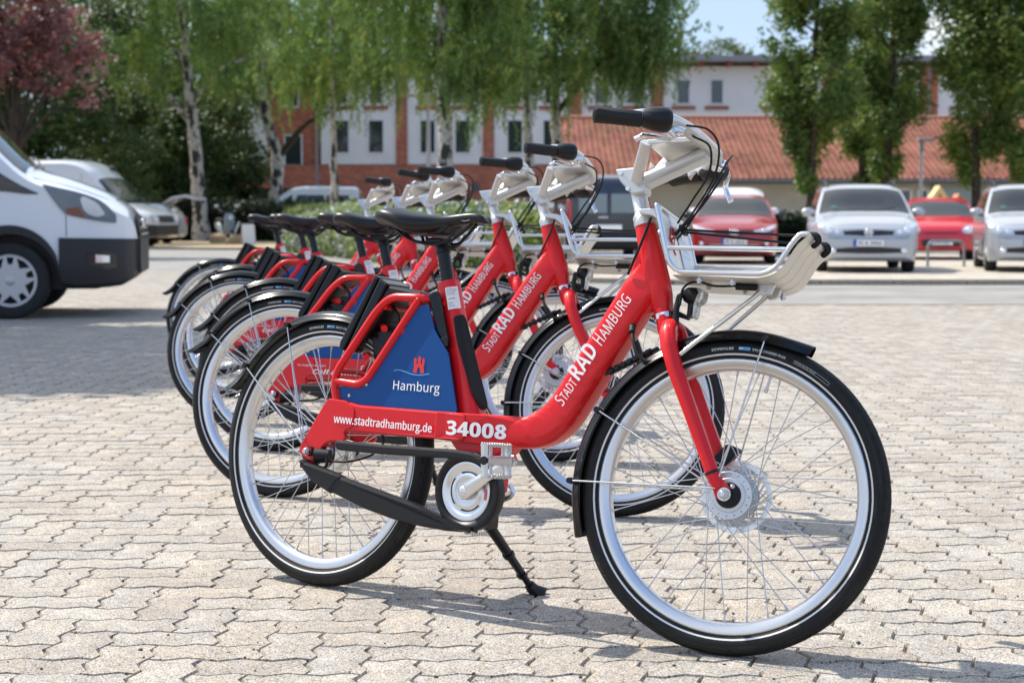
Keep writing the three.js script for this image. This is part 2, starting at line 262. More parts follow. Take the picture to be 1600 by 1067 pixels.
{
  const d = 86, z = -d, o = thing('long_building', 'long two-storey building of red brick and white wall panels with brick pilasters, behind the trees', 'building');
  const x0 = X(330, d), x1 = X(1760, d), top = Y(102, d), base = Y(259, d), xs = X(900, d);
  mesh('brick_plinth', [wallBox(x0, x1, -0.1, base, z - 9, z)], S.brick, o);
  const pil = [330, 372, 420, 440, 475, 628, 763, 900, 1026, 1296, 1448, 1610, 1760], panels = [[372, 420], [503, 620], [637, 755], [772, 893], [908, 1018], [1035, 1283], [1310, 1432], [1461, 1600], [1622, 1755]];
  mesh('upper_storey', wallBox(x0 + 0.02, x1 - 0.02, base, top, z - 8.9, z - 0.25), S.brick, o);
  for (const [a, b] of panels) {                           // white wall panel standing in the brick frame
    mesh('wall_panel', wallBox(X(a, d), X(b, d), base + 0.04, top - 0.15, z - 0.24, z - 0.06, 3), S.plaster, o);
    const far = b > 1030; const n = (b - a) / 60 > 3 ? 4 : b - a > 60 ? 2 : 0;
    for (let k = 0; k < n; k++) { const px = far && n === 4 ? [1066, 1118, 1205, 1258][k] : lerp(a, b, n === 2 ? [0.27, 0.73][k] : (k + 0.5) / n); if (!far) windowPart(o, X(px, d), Y(215, d), 0.86, 1.75, z - 0.05, false); windowPart(o, X(px, d), Y(146, d), 0.72, 1.3, z - 0.05, true); }
  }
  windowPart(o, X(459, d), Y(236, d), 0.95, 1.6, z - 0.2, false); windowPart(o, X(455, d), Y(150, d), 0.9, 1.3, z - 0.2, false);
  for (const px of [496, 1296, 1447]) mesh('downpipe', [cyl(V(X(px, d), 0.3, z - 0.02), V(X(px, d), top, z - 0.02), 0.08, 0.08, 10)], S.grey, o);
  for (const px of [628, 763, 900, 1026]) mesh('pilaster', wallBox(X(px, d) - 0.27, X(px, d) + 0.27, base, top - 0.1, z - 0.24, z + 0.06), S.brick, o);
  for (const px of [1288, 1305, 1440, 1455]) mesh('pilaster', wallBox(X(px, d) - 0.18, X(px, d) + 0.18, base, top - 0.1, z - 0.24, z + 0.04), S.brick, o);
  const rf = mesh('roof', [box(x1 - x0 + 0.8, 0.28, 10.2, (x0 + x1) / 2, top + 0.16, z - 4.0)], S.grey, o);
  const raf = box(0.22, 0.2, 0.7); for (let x = x0 + 0.5; x < x1; x += 1.36) mesh('rafter_end', raf, S.sill, rf).position.set(x, top - 0.1, z + 0.4);
  mesh('ground_window', [0, 1, 2, 3].map((k) => box(1.0, 1.6, 0.06, X(390 + k * 22, d), 1.6, z + 0.02)), S.pane, o);
  mesh('vent', [cyl(V(X(743, d), Y(293, d), z), V(X(743, d), Y(293, d), z + 0.06), 0.24, 0.24, 16)], S.dark, o);
}
{ // low building under a tiled roof
  const o = thing('low_building', 'low beige building under a wide red tiled roof, behind the parked cars', 'building');
  const zf = -62, xl = X(872, 62), xr = X(1760, 62), eave = Y(281, 62), zr = -69.5, ridge = Y(188, 69.5);
  mesh('wall', [wallBox(xl + 0.35, xr, -0.1, eave, zr, zf - 0.9, 3)], S.beige, o);
  const sl = V(0, ridge - eave, zr - zf), L = sl.length(), an = Math.atan2(ridge - eave, zf - zr);
  mesh('roof_deck', slab([[zf + 0.05, eave], [zr, ridge], [zr - 7.4, eave], [zr - 7.4, eave - 0.12], [zr, ridge - 0.14], [zf + 0.05, eave - 0.14]], xl, xr).rotateY(-Math.PI / 2).scale(-1, 1, 1).rotateY(0), S.rust, o);
  // pantiles: one curved tile each, overlapping up the slope
  const tw = 0.225, tl = 0.37, P = [], IX = [], NS = 8; for (let k = 0; k <= NS; k++) { const t = k / NS, x = (t - 0.5) * (tw + 0.02), y = 0.02 * Math.sin(t * Math.PI * 2 + 0.5) + 0.014; P.push(x, y + 0.022, tl * 0.5 + 0.03, x, y, -tl * 0.5, x, y - 0.004, tl * 0.5 + 0.03); } for (let k = 0; k < NS; k++) { const a = k * 3; IX.push(a, a + 3, a + 1, a + 3, a + 4, a + 1, a, a + 2, a + 3, a + 3, a + 2, a + 5); }
  const tg = new THREE.BufferGeometry(); tg.setAttribute('position', new THREE.Float32BufferAttribute(P, 3)); tg.setIndex(IX); tg.computeVertexNormals();
  const nx = Math.floor((xr - xl) / tw), nz = Math.floor(L / tl), im = new THREE.InstancedMesh(tg, phy({ roughness: 0.9, specularIntensity: 0.25 }), nx * nz), m = new THREE.Matrix4(), r = rng(51), c = new THREE.Color(), e = new THREE.Euler(); let i = 0; const nn = vnoise(8);
  for (let a = 0; a < nx; a++) for (let b = 0; b < nz; b++) { const t = (b + 0.5) / nz; m.makeRotationFromEuler(e.set(an + (r() - 0.5) * 0.03, (r() - 0.5) * 0.03, (r() - 0.5) * 0.02)); m.setPosition(xl + (a + 0.5) * tw, lerp(eave, ridge, t) + 0.02, lerp(zf, zr, t)); im.setMatrixAt(i, m); const k = 0.75 + 0.35 * r() + 0.5 * (nn(a * 0.13, b * 0.3, 2) - 0.5); im.setColorAt(i++, c.setRGB(0.27 * k, (0.098 + 0.03 * r()) * k, 0.078 * k)); }
  im.name = 'roof_tile'; im.userData.kind = 'stuff'; im.castShadow = im.receiveShadow = true; o.add(im);
  mesh('ridge_tiles', cyl(V(xl, ridge + 0.05, zr), V(xr, ridge + 0.05, zr), 0.11, 0.11, 10), S.rust, o);
  mesh('gutter', [cyl(V(xl, eave - 0.08, zf + 0.1), V(xr, eave - 0.08, zf + 0.1), 0.075, 0.075, 10), box(xr - xl, 0.16, 0.03, (xl + xr) / 2, eave - 0.1, zf)], S.dark, o);
  const zw = zf - 0.88;
  for (const px of [1455, 1550, 1665]) mesh('wall_post', box(0.16, eave - 0.1, 0.12, X(px, 63), (eave - 0.1) / 2, zw), S.grey, o);
  for (const [a, b] of [[1398, 1420], [1432, 1447]]) { const fr = mesh('glass_door', [box(X(b, 63) - X(a, 63), 0.1, 0.1, X((a + b) / 2, 63), 1.98, zw), box(0.09, 2.0, 0.1, X(a, 63), 1.0, zw), box(0.09, 2.0, 0.1, X(b, 63), 1.0, zw)], S.bright, o); mesh('pane', box(X(b, 63) - X(a, 63) - 0.1, 1.9, 0.03, X((a + b) / 2, 63), 0.96, zw), S.pane, fr); }
  mesh('wide_window', box(X(1540, 63) - X(1462, 63), 1.15, 0.05, X(1501, 63), 1.5, zw), std({ color: lin(0.3, 0.36, 0.36), roughness: 0.2 }), o);
}
function gable(name, text, px, py, w, h, d, m, m2) {
  const o = thing(name, text, 'playhouse'); o.position.set(X(px, d), 0, -d);
  mesh('side_wall', [slab([[-w * 0.36, 0], [-w * 0.36, h * 0.62], [0, h * 0.95], [w * 0.36, h * 0.62], [w * 0.36, 0]], -0.5, 0.0)], m, o);
  mesh('roof_board', [slab([[-w * 0.52, h * 0.5], [0, h], [0, h * 0.88], [-w * 0.45, h * 0.45]], -0.6, 0.1), slab([[w * 0.52, h * 0.5], [0, h], [0, h * 0.88], [w * 0.45, h * 0.45]], -0.6, 0.1)], m2, o);
  mesh('doorway', slab([[-w * 0.13, 0], [-w * 0.13, h * 0.6], [0, h * 0.72], [w * 0.13, h * 0.6], [w * 0.13, 0]], 0.001, 0.02), S.dark, o);
}
gable('playhouse', 'small yellow wooden playhouse with a pointed gable by the low building', 1466, 300, 1.35, Y(291, 58), 58, S.wood, std({ color: lin(0.7, 0.5, 0.24), roughness: 0.8 }));
gable('playhouse', 'small red-brown gabled playhouse to the right of the yellow one', 1496, 305, 0.9, Y(303, 58), 58, S.rust, S.rust);
{
  const o = thing('street_lamp', 'thin grey street lamp post in front of the tiled roof', 'street lamp'), d = 52; o.position.set(X(1437, d), 0, -d);
  mesh('post', [cyl(V(0, 0, 0), V(0, Y(222, d), 0), 0.06, 0.045, 12)], S.metal, o); mesh('lamp_head', [box(0.5, 0.1, 0.2, 0.12, Y(220, d), 0, 0.04), cyl(V(0, Y(224, d) - 0.3, 0), V(0, Y(224, d), 0), 0.08, 0.08, 12)], S.grey, o);
  const p = thing('street_lamp', 'grey street lamp post with a boxy head beside the thick birch trunk', 'street lamp'), e = 60; p.position.set(X(670, e), 0, -e);
  mesh('post', [cyl(V(0, 0, 0), V(0, Y(165, e), 0), 0.1, 0.07, 12)], S.metal, p); mesh('lamp_head', [box(0.7, 0.5, 0.4, 0, Y(158, e), 0, 0.06), box(1.7, 0.08, 0.12, -0.1, Y(152, e), 0, 0.02)], std({ color: lin(0.4, 0.36, 0.27), roughness: 0.7 }), p);
}

// ---------------------------------------------------------------- trees and shrubs
const leafMat = (name, o = {}) => phy({ color: lin(1, 1, 1), roughness: 0.55, transmission: 0.58, thickness: 0, side: THREE.DoubleSide, specularIntensity: 0.45, ...o });
const LEAF = leafMat('leaf');
function leafCluster(n, spread, len, wid, seed, hang) {
  const r = rng(seed), pos = [], ix = [];
  for (let i = 0; i < n; i++) {
    const c = V(r() - 0.5, r() - 0.5, r() - 0.5).multiplyScalar(2 * spread), d = hang ? V((r() - 0.5) * 0.9, -1, (r() - 0.5) * 0.9).normalize() : V(r() - 0.5, (r() - 0.6) * 0.8, r() - 0.5).normalize(), s = d.clone().cross(V(r() - 0.5, r() - 0.2, r() - 0.5)).normalize(), up = s.clone().cross(d).multiplyScalar(0.12 * len), b = pos.length / 3, k = 0.75 + 0.5 * r();
    for (const [t, w, u] of [[0, 0, 0], [0.4, 1, 1], [1, 0, 0], [0.4, -1, 1]]) { const p = c.clone().addScaledVector(d, t * len * k).addScaledVector(s, w * wid * 0.5 * k).addScaledVector(up, u); pos.push(p.x, p.y, p.z); }
    ix.push(b, b + 1, b + 3, b + 1, b + 2, b + 3);
  }
  const g = new THREE.BufferGeometry(); g.setAttribute('position', new THREE.Float32BufferAttribute(pos, 3)); g.setIndex(ix); g.computeVertexNormals(); return g;
}
const CL = { birch: leafCluster(6, 0.085, 0.085, 0.06, 3, true), broad: leafCluster(7, 0.15, 0.17, 0.12, 4, false), poplar: leafCluster(7, 0.12, 0.12, 0.1, 5, false), fine: leafCluster(8, 0.07, 0.07, 0.045, 6, false), flower: leafCluster(5, 0.05, 0.045, 0.045, 7, false) };
const LN = vnoise(91);
function leaves(parent, name, geo, pts, color, seed, mat = LEAF) {
  const r = rng(seed), im = new THREE.InstancedMesh(geo, mat, pts.length), m = new THREE.Matrix4(), q = new THREE.Quaternion(), e = new THREE.Euler(), c = new THREE.Color();
  pts.forEach((p, i) => { q.setFromEuler(e.set((r() - 0.5) * 0.6, r() * 6.28, (r() - 0.5) * 0.6)); const s = (p.s ?? 1) * (0.75 + 0.5 * r()); m.compose(p, q, V(s, s, s)); im.setMatrixAt(i, m); const n = LN(p.x * 1.4 + seed, p.y * 0.9, p.z * 1.4), k = (0.62 + 0.5 * r()) * (0.6 + 0.8 * n), y = r() < 0.22 ? 1.45 : 0.95; im.setColorAt(i, c.setRGB(Math.min(0.5, color[0] * k * y * (0.9 + 0.3 * n)), Math.min(0.5, color[1] * k * (0.6 + 0.4 * y)), color[2] * k)); });
  im.name = name; im.castShadow = im.receiveShadow = true; parent.add(im); im.userData.kind = 'stuff'; return im;
}
const barkBirch = std({ roughness: 0.9, map: tex(256, 512, (u, v, i, j) => { const a = tn(u, v * 1, 8, 5), b = tn2(u * 0.35 + 0.1, v, 32, 2), dk = a > 0.56 || b > 0.7; const k = dk ? 0.28 : 0.9 + 0.25 * (soften(i, j) - 0.5); return [k * 205, k * 198, k * 188]; }, true, [1, 3]), bumpMap: tex(128, 256, (u, v) => { const k = 255 * tn(u, v, 8, 5); return [k, k, k]; }, false, [1, 3]), bumpScale: 0.03 });
const barkDark = std({ roughness: 0.95, map: tex(256, 512, (u, v, i, j) => { const k = 0.7 + 0.8 * (tn(u, v * 0.3, 32, 3) - 0.5) + 0.2 * (soften(i, j) - 0.5); return [k * 92, k * 78, k * 62]; }, true, [1, 3]), bumpMap: tex(128, 256, (u, v) => { const k = 255 * tn(u, v * 0.3, 32, 3); return [k, k, k]; }, false, [1, 3]), bumpScale: 0.03 });
function limb(pts, r0, r1, seed, wob = 0.06, n = 14) {
  const r = rng(seed), c = new THREE.CatmullRomCurve3(pts.map((p) => V(...p))), N = Math.max(6, pts.length * 5);
  return sweep(Array.from({ length: N + 1 }, (_, i) => { const t = i / N, rr = lerp(r0, r1, t) * (1 + 0.35 * Math.exp(-t * N * 0.55) * (wob > 0.05 ? 1 : 0)); return { p: c.getPoint(t).add(V((r() - 0.5) * wob, 0, (r() - 0.5) * wob)), h: rr * (0.94 + 0.12 * r()), w: rr * (0.94 + 0.12 * r()) }; }), n, 2, V(0.02, 0, 1));
}
function birch(text, px, d, base, trunkPts, r0, strands, crownBox, seed, branches, col = [0.235, 0.37, 0.1]) {
  const o = thing('birch_tree', text, 'tree', undefined); o.position.set(X(px, d), 0, -d); const r = rng(seed);
  const tr = mesh('trunk', limb(trunkPts, r0, r0 * 0.42, seed), barkBirch, o);
  for (const b of branches) mesh('branch', limb(b.p, b.r, b.r * 0.3, seed + 3, 0.03, 8), b.dark ? barkDark : barkBirch, o);
  const pts = [], tw = [], [w, y0, y1, dep, low] = crownBox;
  const tuft = Array.from({ length: 64 }, () => { const a = r() * 6.283, q = Math.sqrt(r()); return [Math.cos(a) * q * w, Math.sin(a) * q * dep, lerp(y0, y1, r()), 0.2 + 0.4 * r(), low + 2.6 * r() * r() - 0.3]; });
  for (let k = 0; k < strands * 1.2; k++) {
    const f = tuft[Math.floor(r() * 64)], x = f[0] + (r() + r() - 1) * f[3] * 1.6 + (crownBox[5] ?? 0), z = f[1] + (r() + r() - 1) * f[3] * 1.6, y = f[2] + (r() - 0.5) * 0.9, len = lerp(0.55, 1, r()) * Math.min(y - f[4], 0.8 + 4.6 * r() * r()), n = Math.floor(len / 0.105), sw = (r() - 0.5) * 0.7, sz = (r() - 0.5) * 0.5; if (n < 3) continue;
    for (let i = 0; i < n; i++) { const t = i / n; pts.push(Object.assign(V(x + sw * t * t + (r() - 0.5) * 0.09, y - i * 0.105, z + sz * t * t + (r() - 0.5) * 0.09), { s: 1.12 - 0.45 * t })); }
  }
  for (const f of tuft) for (let k = 0; k < 45; k++) pts.push(Object.assign(V(f[0] + (crownBox[5] ?? 0) + (r() + r() + r() - 1.5) * 1.3, f[2] + (r() + r() - 1) * 0.7, f[1] + (r() - 0.5) * 1.2), { s: 1.25 }));
  leaves(o, 'crown', CL.birch, pts, col, seed + 9); return o;
}
const up = (h, lean = 0, n = 5) => Array.from({ length: n }, (_, i) => [lean * (i / (n - 1)) ** 1.3, (h * i) / (n - 1), 0]);
const BR = (x, y, side, len, r, dark) => ({ p: [[x, y, 0], [x + side * len * 0.45, y + len * 0.5, 0.2], [x + side * len, y + len * 0.7, 0.3]], r, dark });
birch('thick pale birch on the left, standing on the sandy path by two boulders', 316, 66, 0, up(11, -0.9), 0.3, 430, [3.6, 6, 12, 2.6, 4.6, -0.3], 21, [BR(-0.35, 4.6, -1, 2.6, 0.13), BR(-0.4, 5.2, 1, 3, 0.12), BR(-0.6, 7, -1, 2.4, 0.1)]);
birch('slim white birch with a side branch, in front of the white minibus', 524, 60, 0, up(11, -0.12), 0.15, 330, [2.9, 5.5, 11.5, 2.0, 3.6, 0.4], 22, [BR(-0.05, 6.1, 1, 2.2, 0.07), BR(-0.08, 7.4, 1, 2.4, 0.06)], [0.26, 0.4, 0.1]);
birch('thick birch with black and white patched bark in the centre, above the bikes', 698, 46, 0, up(9, -0.15), 0.25, 420, [2.6, 4.6, 9.2, 1.7, 2.9, -0.2], 23, [BR(-0.05, 5.6, 1, 2.4, 0.1, true), BR(-0.05, 6.8, -1, 2.4, 0.09)], [0.26, 0.4, 0.1]);
birch('birch with a white patched trunk right of centre, left of a darker twin', 828, 52, 0, up(10, -0.25), 0.19, 430, [2.7, 5.2, 10.4, 1.9, 3.4, 0.2], 24, [BR(-0.05, 5.2, 1, 2.6, 0.09, true), BR(-0.1, 6.5, -1, 2.2, 0.08)]);
birch('darker birch trunk close behind its white twin, crown hanging over the tiled roof', 872, 54, 0, up(10.5, -0.3), 0.2, 470, [2.15, 5.4, 10.6, 2.0, 3.8, 1.9], 25, [BR(-0.1, 4.2, 1, 3.4, 0.1, true), BR(-0.1, 5.0, 1, 3.4, 0.1, true), BR(-0.15, 6.5, 1, 3.8, 0.09, true)], [0.205, 0.335, 0.09]);
birch('leaning birch with a broken pale limb stub in front of the brick wall', 425, 72, 0, [[0, 0, 0], [0.2, 2, 0], [0.25, 3.6, 0], [-0.2, 5.2, 0], [-0.5, 8, 0], [-0.7, 11, 0]], 0.34, 420, [3.6, 6.4, 12.4, 2.2, 4.6, 0.6], 26, [BR(0.25, 3.4, 1, 3.2, 0.16, true), BR(-0.2, 5.4, -1, 2.4, 0.12, true)], [0.235, 0.37, 0.09]);
function blobTree(name, text, category, px, d, trunkH, r0, blobs, n, col, seed, geo = CL.broad, sc = 1, barkM = barkDark) {
  const o = thing(name, text, category); o.position.set(X(px, d), 0, -d); const r = rng(seed), pts = [];
  mesh('trunk', limb(up(trunkH, 0.2), r0, r0 * 0.45, seed), barkM, o);
  for (let k = 0; k < Math.min(7, blobs.length); k++) { const b = blobs[k]; mesh('branch', limb([[0.1, trunkH * 0.55, 0], [b[0] * 0.5, lerp(trunkH * 0.6, b[1], 0.6), b[2] * 0.5], [b[0], b[1], b[2]]], r0 * 0.35, r0 * 0.1, seed + k, 0.04, 8), barkM, o); }
  const tot = blobs.reduce((s, b) => s + b[3] * b[4] * b[3], 0);
  for (const b of blobs) { const cnt = Math.round((n * b[3] * b[4] * b[3]) / tot), sub = Array.from({ length: 14 }, () => { const u = V(r() - 0.5, r() - 0.5, r() - 0.5).normalize(); return V(b[0] + u.x * b[3] * 0.72, b[1] + u.y * b[4] * 0.72, b[2] + u.z * b[3] * 0.72); }); for (let i = 0; i < cnt; i++) { const c = sub[Math.floor(r() * 14)], u = V(r() - 0.5, r() - 0.5, r() - 0.5).normalize().multiplyScalar(Math.pow(r(), 0.45)); pts.push(Object.assign(V(c.x + u.x * b[3] * 0.5, c.y + u.y * b[4] * 0.42, c.z + u.z * b[3] * 0.5), { s: sc })); } }
  leaves(o, 'crown', geo, pts, col, seed + 2); return o;
}
const dark = [0.08, 0.15, 0.034];
blobTree('broadleaf_tree', 'dark green broadleaf tree on the far left behind the white van', 'tree', 60, 62, 4, 0.25, [[-2, 3, 0, 2.4, 2.2], [0, 5.5, 0, 2.6, 2.4], [2.2, 3.2, 0.4, 2.4, 2.4], [-3, 6, 0, 2.4, 2.4], [1, 8.5, 0, 2.6, 2.0], [-1, 2, 0.5, 2, 1.6]], 5200, dark, 31);
blobTree('broadleaf_tree', 'dark green bushy tree between the red-leaved tree and the pale birch', 'tree', 235, 70, 4, 0.25, [[-2, 2.4, 0, 2.2, 2.0], [0, 4.2, 0, 2.4, 2.2], [1.8, 2.4, 0.4, 2.0, 2.0], [-1.6, 5.6, 0, 2.2, 1.8], [2.6, 4.4, 0, 1.8, 1.8], [0.4, 1.6, 0.6, 2.2, 1.4]], 5200, dark, 32);
blobTree('broadleaf_tree', 'low dark green tree just right of the thick pale birch, against the brick wall', 'tree', 345, 74, 3, 0.2, [[-0.6, 2.2, 0, 1.6, 1.6], [0.4, 3.4, 0, 1.8, 1.6], [1.2, 2.2, 0.3, 1.4, 1.4], [0.0, 5.0, 0, 1.6, 1.2], [0.8, 1.2, 0, 1.4, 1.0]], 3000, dark, 33);
blobTree('broadleaf_tree', 'bright green tree filling the gap behind the leaning birch', 'tree', 150, 84, 6, 0.25, [[-3, 7, 0, 3, 3], [1, 8, 0, 3.4, 3], [4.5, 7, 0, 3, 3], [8, 9, 0, 3, 2.6], [2, 11, 0, 4, 2.4], [-4, 10.5, 0, 3, 2.4]], 4200, [0.12, 0.2, 0.045], 34);
blobTree('broadleaf_tree', 'tall dark green tree behind the silver van, left of the pale birch', 'tree', 205, 78, 7, 0.28, [[-2.2, 6.4, 0, 2.2, 2.0], [0.2, 7.4, 0, 2.4, 2.0], [2.0, 5.8, 0, 2.0, 1.8], [-0.6, 4.6, 0, 2.4, 1.8], [3.4, 7.4, 0, 2.0, 1.6], [-3.6, 8.4, 0, 2, 1.6]], 4200, [0.06, 0.11, 0.028], 39);
blobTree('red_leaved_tree', 'red-leaved copper tree in the top left corner', 'tree', 20, 40, 4.5, 0.2, [[-0.8, 4.9, 0, 1.3, 1.0], [0.3, 4.7, 0.3, 1.1, 0.7], [1.2, 5.2, 0, 1.0, 0.7], [-0.2, 6.1, 0, 1.4, 1.0], [1.75, 4.5, 0.2, 0.7, 0.45], [0.9, 4.1, 0, 0.7, 0.35], [1.9, 3.75, 0.3, 0.4, 0.35]], 1900, [0.4, 0.19, 0.18], 35, CL.poplar, 0.9);
blobTree('broadleaf_tree', 'sunlit round tree showing above the flat roof', 'tree', 1118, 112, 8, 0.3, [[-1.6, 11.0, 0, 1.6, 1.2], [0.6, 11.3, 0, 1.8, 1.5], [2.2, 10.6, 0, 1.5, 1.1], [0, 9.6, 0, 2.4, 1.4]], 1800, [0.13, 0.2, 0.035], 36);
function poplar(text, px, d, bx, n, seed, w, lean = 0, yb = 2.2) {
  const o = thing('columnar_tree', text, 'tree'); o.position.set(X(px, d), 0, -d); const r = rng(seed), pts = [], H = Y(-130, d);
  mesh('trunk', limb([[0, 0, 0], [0, 1.4, 0], [lean * 0.4, 3, 0], [lean, H - 1, 0]], bx, bx * 0.3, seed), barkDark, o);
  const tips = [];
  for (let k = 0; k < 46; k++) { const y = lerp(yb * 0.75, H - 1.6, r()), a = r() * 6.28, l = w * (0.5 + 0.5 * r()) * clamp((y - yb * 0.6) / 1.6, 0.35, 1), up2 = 0.9 + r() * 0.8, c = [lean * clamp((y - 1.4) / (H - 2.4), 0, 1), y, 0], e = [c[0] + Math.cos(a) * l, y + l * up2, Math.sin(a) * l]; tips.push([c, e, l]); if (k < 10) mesh('branch', limb([c, [lerp(c[0], e[0], 0.6), lerp(c[1], e[1], 0.45), e[2] * 0.6], e], bx * 0.22, 0.012, seed + k, 0.02, 6), barkDark, o); }
  for (let i = 0; i < n * 1.65; i++) { const t = tips[Math.floor(r() * tips.length)], q = 0.35 + 0.75 * Math.sqrt(r()), u = V(r() - 0.5, r() - 0.5, r() - 0.5).normalize().multiplyScalar(0.34 * Math.pow(r(), 0.5) * (0.6 + t[2])); pts.push(Object.assign(V(lerp(t[0][0], t[1][0], q) + u.x, lerp(t[0][1], t[1][1], q) + u.y * 1.25, lerp(t[0][2], t[1][2], q) + u.z), { s: 0.82 })); }
  leaves(o, 'crown', CL.poplar, pts, [0.22, 0.34, 0.075], seed + 2); return o;
}
poplar('columnar tree with a sunlit crown left of the silver car, nearest to the open sky', 1266, 46, 0.17, 3600, 41, 1.15, 0.1);
poplar('columnar tree behind the middle of the silver car', 1344, 50, 0.2, 3000, 42, 0.8, 0.1, 2.0);
poplar('columnar tree with a dark forking trunk, right of the one behind the silver car', 1380, 48, 0.19, 3200, 43, 0.85, 0.25, 2.2);
poplar('columnar tree behind the gap between the small red car and the rightmost silver car', 1524, 47, 0.18, 4200, 44, 1.25, -0.2, 2.1);
poplar('columnar tree at the right edge above the rightmost silver car', 1600, 46, 0.18, 3600, 45, 1.1, 0.1, 2.2);
// a tree just outside the left edge of the picture: its shade lies on the paving in front of the van
blobTree('broadleaf_tree', 'broad tree left of the white van, outside the picture', 'tree', -200, 15.5, 6, 0.2, [[-1.6, 6.0, 1.2, 1.6, 1.2], [-2.8, 5.6, 2.2, 1.7, 1.3], [-1.0, 5.4, 0.4, 1.2, 1.0], [-3.4, 6.6, 1.0, 1.7, 1.3], [-1.8, 6.8, 2.6, 1.3, 1.0]], 5200, [0.05, 0.09, 0.022], 37, CL.broad, 1.0);
function hedge(name, text, cat, pts, n, col, seed, geo, sc, flowers) {   // pts: list of [x, z, halfwidth, height]
  const o = thing(name, text, cat); const r = rng(seed), P = [], F = [];
  o.position.set(pts[0][0], 0, pts[0][1]);
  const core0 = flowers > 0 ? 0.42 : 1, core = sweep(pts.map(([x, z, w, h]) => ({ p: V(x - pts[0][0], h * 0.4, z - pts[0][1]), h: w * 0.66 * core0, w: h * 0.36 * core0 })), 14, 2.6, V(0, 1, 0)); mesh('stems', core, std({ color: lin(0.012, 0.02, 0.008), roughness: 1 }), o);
  for (let i = 0; i < n; i++) { const s = r() * (pts.length - 1), k = Math.floor(s), t = s - k, a = pts[k], b = pts[k + 1], w = lerp(a[2], b[2], t), h = lerp(a[3], b[3], t), an = r() * 4.1 - 1.5, q = 0.8 + 0.28 * r(); const p = Object.assign(V(lerp(a[0], b[0], t) - pts[0][0] + (r() - 0.5) * 0.2, Math.max(0.04, h * (0.5 + 0.5 * Math.sin(an) * q) * (0.9 + 0.2 * r())), lerp(a[1], b[1], t) - pts[0][1] + Math.cos(an) * w * q), { s: sc }); P.push(p); if (p.z + 0 > -9e9 && r() < flowers) F.push(Object.assign(p.clone().add(V((r() - 0.5) * 0.1, 0.05, 0.06)), { s: 1.5 })); }
  for (let i = 0; i < n * 0.35; i++) { const s = r() * (pts.length - 1), k = Math.floor(s), t = s - k, a = pts[k], b = pts[k + 1]; P.push(Object.assign(V(lerp(a[0], b[0], t) - pts[0][0], lerp(a[3], b[3], t) * Math.pow(r(), 0.8) * 0.95, lerp(a[1], b[1], t) - pts[0][1] + lerp(a[2], b[2], t) * (0.7 + 0.35 * r())), { s: sc })); }
  leaves(o, 'foliage', geo, P, col, seed + 4); if (F.length) leaves(o, 'blossom', CL.flower, F, [0.8, 0.83, 0.74], seed + 6, leafMat('petal', { transmission: 0.25 }));
}
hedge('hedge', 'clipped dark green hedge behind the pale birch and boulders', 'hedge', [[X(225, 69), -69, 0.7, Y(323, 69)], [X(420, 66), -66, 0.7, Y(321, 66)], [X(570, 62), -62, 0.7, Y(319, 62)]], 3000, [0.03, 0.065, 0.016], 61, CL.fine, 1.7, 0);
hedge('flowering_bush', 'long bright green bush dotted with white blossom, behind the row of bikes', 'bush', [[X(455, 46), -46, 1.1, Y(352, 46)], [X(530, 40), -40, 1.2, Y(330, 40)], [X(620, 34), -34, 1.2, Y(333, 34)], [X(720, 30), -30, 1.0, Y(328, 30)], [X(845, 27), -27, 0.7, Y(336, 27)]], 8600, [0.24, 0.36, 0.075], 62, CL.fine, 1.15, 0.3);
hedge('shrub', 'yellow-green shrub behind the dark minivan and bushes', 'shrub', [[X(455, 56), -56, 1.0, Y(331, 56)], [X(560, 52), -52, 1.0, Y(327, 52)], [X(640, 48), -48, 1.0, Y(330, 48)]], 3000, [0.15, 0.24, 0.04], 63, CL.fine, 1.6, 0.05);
hedge('shrub', 'low dark shrub beside the green bin, between the red car and the silver car', 'shrub', [[X(1195, 42), -42, 0.4, 0.95], [X(1255, 42), -42, 0.4, 0.85]], 900, [0.035, 0.075, 0.02], 64, CL.fine, 1.3, 0);
function boulder(text, px, d, w, h, seed) {
  const n = vnoise(seed), g = new THREE.IcosahedronGeometry(1, 4); warp(g, (v) => { const k = 0.75 + 0.5 * n(v.x * 1.3 + 5, v.y * 1.3 + 5, v.z * 1.3 + 5) + 0.08 * n(v.x * 6 + 9, v.y * 6, v.z * 6); v.multiplyScalar(k); v.x *= w; v.y = Math.max(-0.2, v.y) * h; v.z *= w * 0.7; });
  const m = mesh('boulder', toCreasedNormals(g, 0.7), std({ map: sandMap, color: lin(0.62, 0.6, 0.57), roughness: 0.95 }), null); m.position.set(X(px, d), 0.05, -d); tag(m, text, 'boulder');
}
boulder('brown boulder beside the foot of the pale birch', 343, 61, 0.36, 0.34, 71); boulder('smaller grey boulder right of the brown one, by the white board', 368, 59, 0.31, 0.3, 72);

